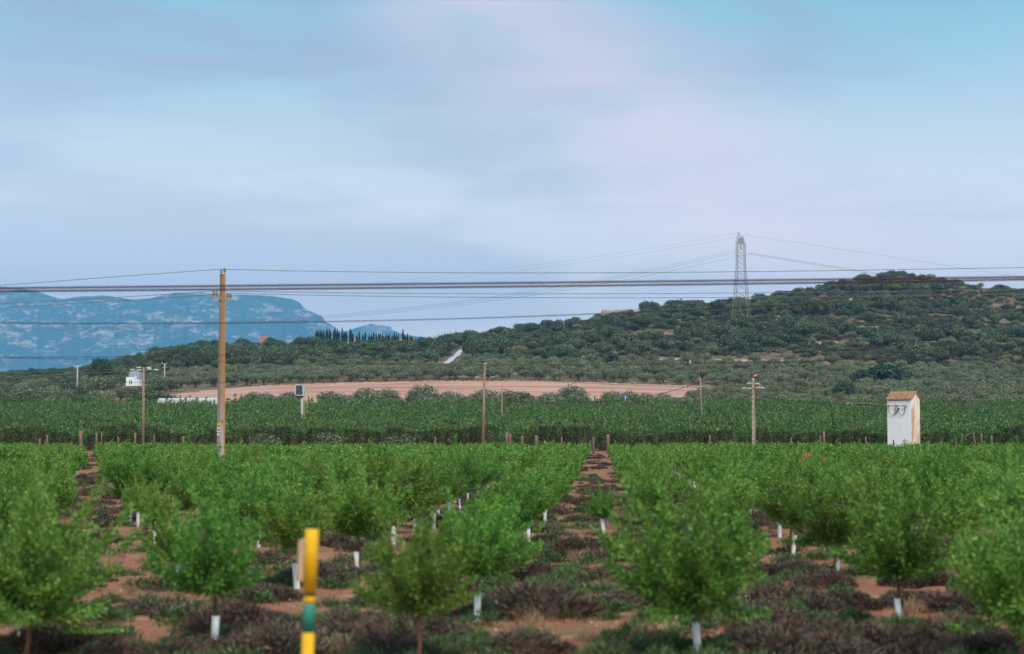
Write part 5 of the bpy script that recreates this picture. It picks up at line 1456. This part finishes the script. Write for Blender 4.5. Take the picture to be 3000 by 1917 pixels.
# low shed beside the tower
YS = 462.0; XS = xpx(2545, YS); zs_ = float(gz(XS, YS))
sh = empty("low_shed", (XS, YS, zs_), "low shed with thin terracotta roof edge and white sheets left of the tower", "shed")
def sbx(x0, x1, y0, y1, d0, d1): return MB().box((xpx(x0, YS) - XS, d0, zpx(y0, YS) - zs_), (xpx(x1, YS) - XS, d1, zpx(y1, YS) - zs_))
link("roof", sbx(2516, 2600, 1183, 1180, -.5, 6).mesh("roof", M["brick"]), sh)
link("wall", sbx(2520, 2598, 1225, 1183.3, 0, 5.5).mesh("wall", M["greyroof"]), sh)
link("white_sheet", sbx(2548, 2572, 1200, 1187, -.12, -.01).mesh("white_sheet", M["sheet"]), sh)
link("white_sheet", sbx(2482, 2504, 1200, 1181, 0, 3).mesh("white_sheet", M["sheet"]), sh)
# blue and white cabin
YB = 472.0; XBc = xpx(1829, YB); zc = float(gz(XBc, YB))
bc = empty("blue_cabin", (XBc, YB, zc), "narrow blue and white upright cabin with a rounded cap beyond the grove", "cabin")
hb_ = zpx(1159, YB) - zc
link("body", MB().box((-.45, 0, 0), (.22, .8, hb_)).mesh("body", M["blue"]), bc)
link("side", MB().box((.223, .05, 0), (.45, .8, hb_ - .05)).mesh("side", M["sheet"]), bc)
link("cap", MB().lathe([(.32, 0), (.28, .12), (.16, .2), (.16, .38), (.1, .5)], (-.1, .4, hb_), (0, 0, 1), 12).mesh("cap", M["blue"], True), bc)
link("stripe", MB().box((-.3, -.012, hb_ * .62), (.05, -.002, hb_ * .72)).mesh("stripe", M["sheet"]), bc)
# mast on the massif
q = P(18, 842, 18960); 
mast = tag(link("radio_mast", MB().tube([(0, 0, -80), (0, 0, 62)], [4.0, 2.2], 5).mesh("radio_mast", M["steel"]), loc=q), "thin radio mast on top of the blue massif", "mast")

# ------------------------------------------------------------------ marker post in the foreground
M["yellow"] = rough_mat("yellow_paint", (0.75, 0.42, 0.008), (0.84, 0.50, 0.015), 3, .5, c3=(0.62, 0.33, 0.02), t3=(.5, .68))
M["green"] = rough_mat("green_band", (0.03, 0.22, 0.16), (0.05, 0.28, 0.20), 4, .5)
M["beige"] = rough_mat("beige_board", (0.48, 0.34, 0.24), (0.56, 0.42, 0.30), 4, .8)
YK = 15.0; XK = xpx(893, YK)
mk = empty("marker_post", (XK, YK, 0), "yellow marker post with a green band and a thicker yellow cap", "marker post")
mk.rotation_euler = (0, math.radians(1.6), 0)
def mz(y): return zpx(y, YK)
def cyl(nm, z0, z1, r, mat): return link(nm, MB().lathe([(r, z0), (r, z1 - .008), (r * .9, z1)], (0, 0, 0), (0, 0, 1), 24).mesh(nm, M[mat], True), mk)
cyl("lower_post", -.2, mz(1852), .055, "yellow"); cyl("green_band", mz(1852), mz(1768), .054, "green"); cyl("neck", mz(1768), mz(1746), .050, "yellow")
cyl("black_ring", mz(1746), mz(1736), .052, "black"); cyl("cap", mz(1736), mz(1551), .060, "yellow")
link("board", MB().box((-.115, .02, mz(1704)), (-.062, .30, mz(1586))).mesh("board", M["beige"]), mk)

# ------------------------------------------------------------------ orchard floor plants
dryb = [bush_mesh(800 + i, .75 + .1 * i, .36 + .05 * i, 2200, .17, .030, "dry", .8) for i in range(4)]
dry_px = []
rr_ = random.Random(21)
rows_y = [(1905, 20), (1830, 8), (1770, 20), (1690, 14), (1640, 14), (1590, 16), (1545, 14), (1510, 12)]
for yc, n in rows_y:
    for i in range(n):
        x = rr_.uniform(150, 3000); y = yc + rr_.gauss(0, 14)
        if 1500 < x < 1950 and y > 1860 and rr_.random() < .6: continue
        if 250 < x < 480 and rr_.random() < .5: continue
        dry_px.append((x, min(y, 1985)))
dry_px += [(1750, 1700), (1780, 1690), (1810, 1780), (1700, 1790), (1600, 1800), (1640, 1640), (1500, 1650), (1460, 1655), (1690, 1610), (1900, 1640), (2200, 1850), (2350, 1880), (2500, 1890), (2650, 1895), (2750, 1870), (2850, 1860), (2260, 1905), (1250, 1870), (1060, 1850), (1120, 1880), (740, 1880), (700, 1840), (620, 1790), (520, 1800), (450, 1790), (900, 1850), (960, 1880)]
for x, y in dry_px:
    q = hit(x, y)
    s = rr_.uniform(.55, 1.05)
    r = empty("dry_bush", (q.x, q.y, 0), "dead purplish brown weed bush on the orchard soil", "bush", "dead weed bushes on the orchard soil", rz=rr_.uniform(0, 6.28), scale=(s * 1.1, s, s * rr_.uniform(.7, 1.05)))
    link("twigs", dryb[rr_.randrange(4)], r)
weedm = [bush_mesh(830 + i, .34, .20 + .02 * i, 260, .12, .022, "weed", .9) for i in range(3)]
dryf = [bush_mesh(850 + i, .8, .36, 420, .26, .04, "dry", .7) for i in range(2)]
W = []
for i in range(6800):
    d = 14 + 120 * RNG.uniform() ** 1.3; sx = RNG.uniform(-1000, 4000); X = xpx(sx, d)
    nzv = math.sin(X * 1.3 + 2 * math.sin(d * .35)) * math.sin(d * .9 + X * .2)
    if nzv < RNG.uniform(-.9, .7): continue
    W.append((X, d, 0.0, RNG.uniform(.5, 1.3), RNG.integers(0, 3)))
a = np.array(W)
scatter("orchard_weeds", a[:, :3], RNG.uniform(0, 6.28, len(a)), a[:, 3], a[:, 4].astype(int), weedm, "green weeds and dry grass tufts on the orchard soil")
W = []
for i in range(1400):
    d = 60 + 200 * RNG.uniform(); sx = RNG.uniform(-150, 3150); X = xpx(sx, d)
    W.append((X, d, 0.0, RNG.uniform(.5, 1.1), RNG.integers(0, 2)))
a = np.array(W)
scatter("weeds_beyond", a[:, :3], RNG.uniform(0, 6.28, len(a)), a[:, 3], a[:, 4].astype(int), dryf, "brown dead weeds under the farther orchard rows")
# pebbles
W = []
for i in range(2500):
    d = 16 + 60 * RNG.uniform() ** 1.5; X = xpx(RNG.uniform(-100, 3100), d); W.append((X, d, 0, RNG.uniform(.012, .05), RNG.integers(0, 2)))
a = np.array(W)
scatter("orchard_stones", a[:, :3], RNG.uniform(0, 6.28, len(a)), a[:, 3], a[:, 4].astype(int), [stone(11, M["rock"]), stone(12, M["redrock"])], "small stones and clods scattered on the orchard soil")
W = []
for i in range(160):
    d = 15 + 60 * RNG.uniform(); X = xpx(RNG.uniform(-100, 3100), d); W.append((X, d, 0, RNG.uniform(.5, 1.1)))
a = np.array(W)
scatter("dry_grass", a[:, :3], RNG.uniform(0, 6.28, len(a)), a[:, 3], np.zeros(len(a)), [bush_mesh(840, .26, .30, 160, .20, .012, "straw", 1.6)], "a few tufts of straw coloured dry grass on the orchard soil")
# drip hoses
for i, (y, lb) in enumerate([(1583, "black drip hose lying across the bare alley near the stunted tree"), (1492, "farther black drip hose across the bare alley")]):
    a_, b_ = hit(1560 if i == 0 else 1620, y + 4), hit(1860, y - 4)
    pts_ = [a_.lerp(b_, t_) + Vector((0, .12 * math.sin(t_ * 9), .035)) for t_ in np.linspace(0, 1, 12)]
    tag(link("drip_hose", MB().tube(pts_, .018, 6).mesh("drip_hose", M["black"], True)), lb, "hose")

# ------------------------------------------------------------------ haze
m, t = newmat("haze_air")
pv = N(t, "ShaderNodeVolumePrincipled")
pv.inputs["Color"].default_value = (0.18, 0.54, 1.0, 1)
pv.inputs["Density"].default_value = 0.68e-4
pv.inputs["Anisotropy"].default_value = -0.25
o = N(t, "ShaderNodeOutputMaterial"); t.links.new(pv.outputs[0], o.inputs["Volume"])
hzb = MB().box((-13600, -320, -3), (13600, 23000, 1980)).mesh("haze", m)
tag(link("haze", hzb), "thin blue haze of the evening air over the whole valley", "haze", kind="stuff")
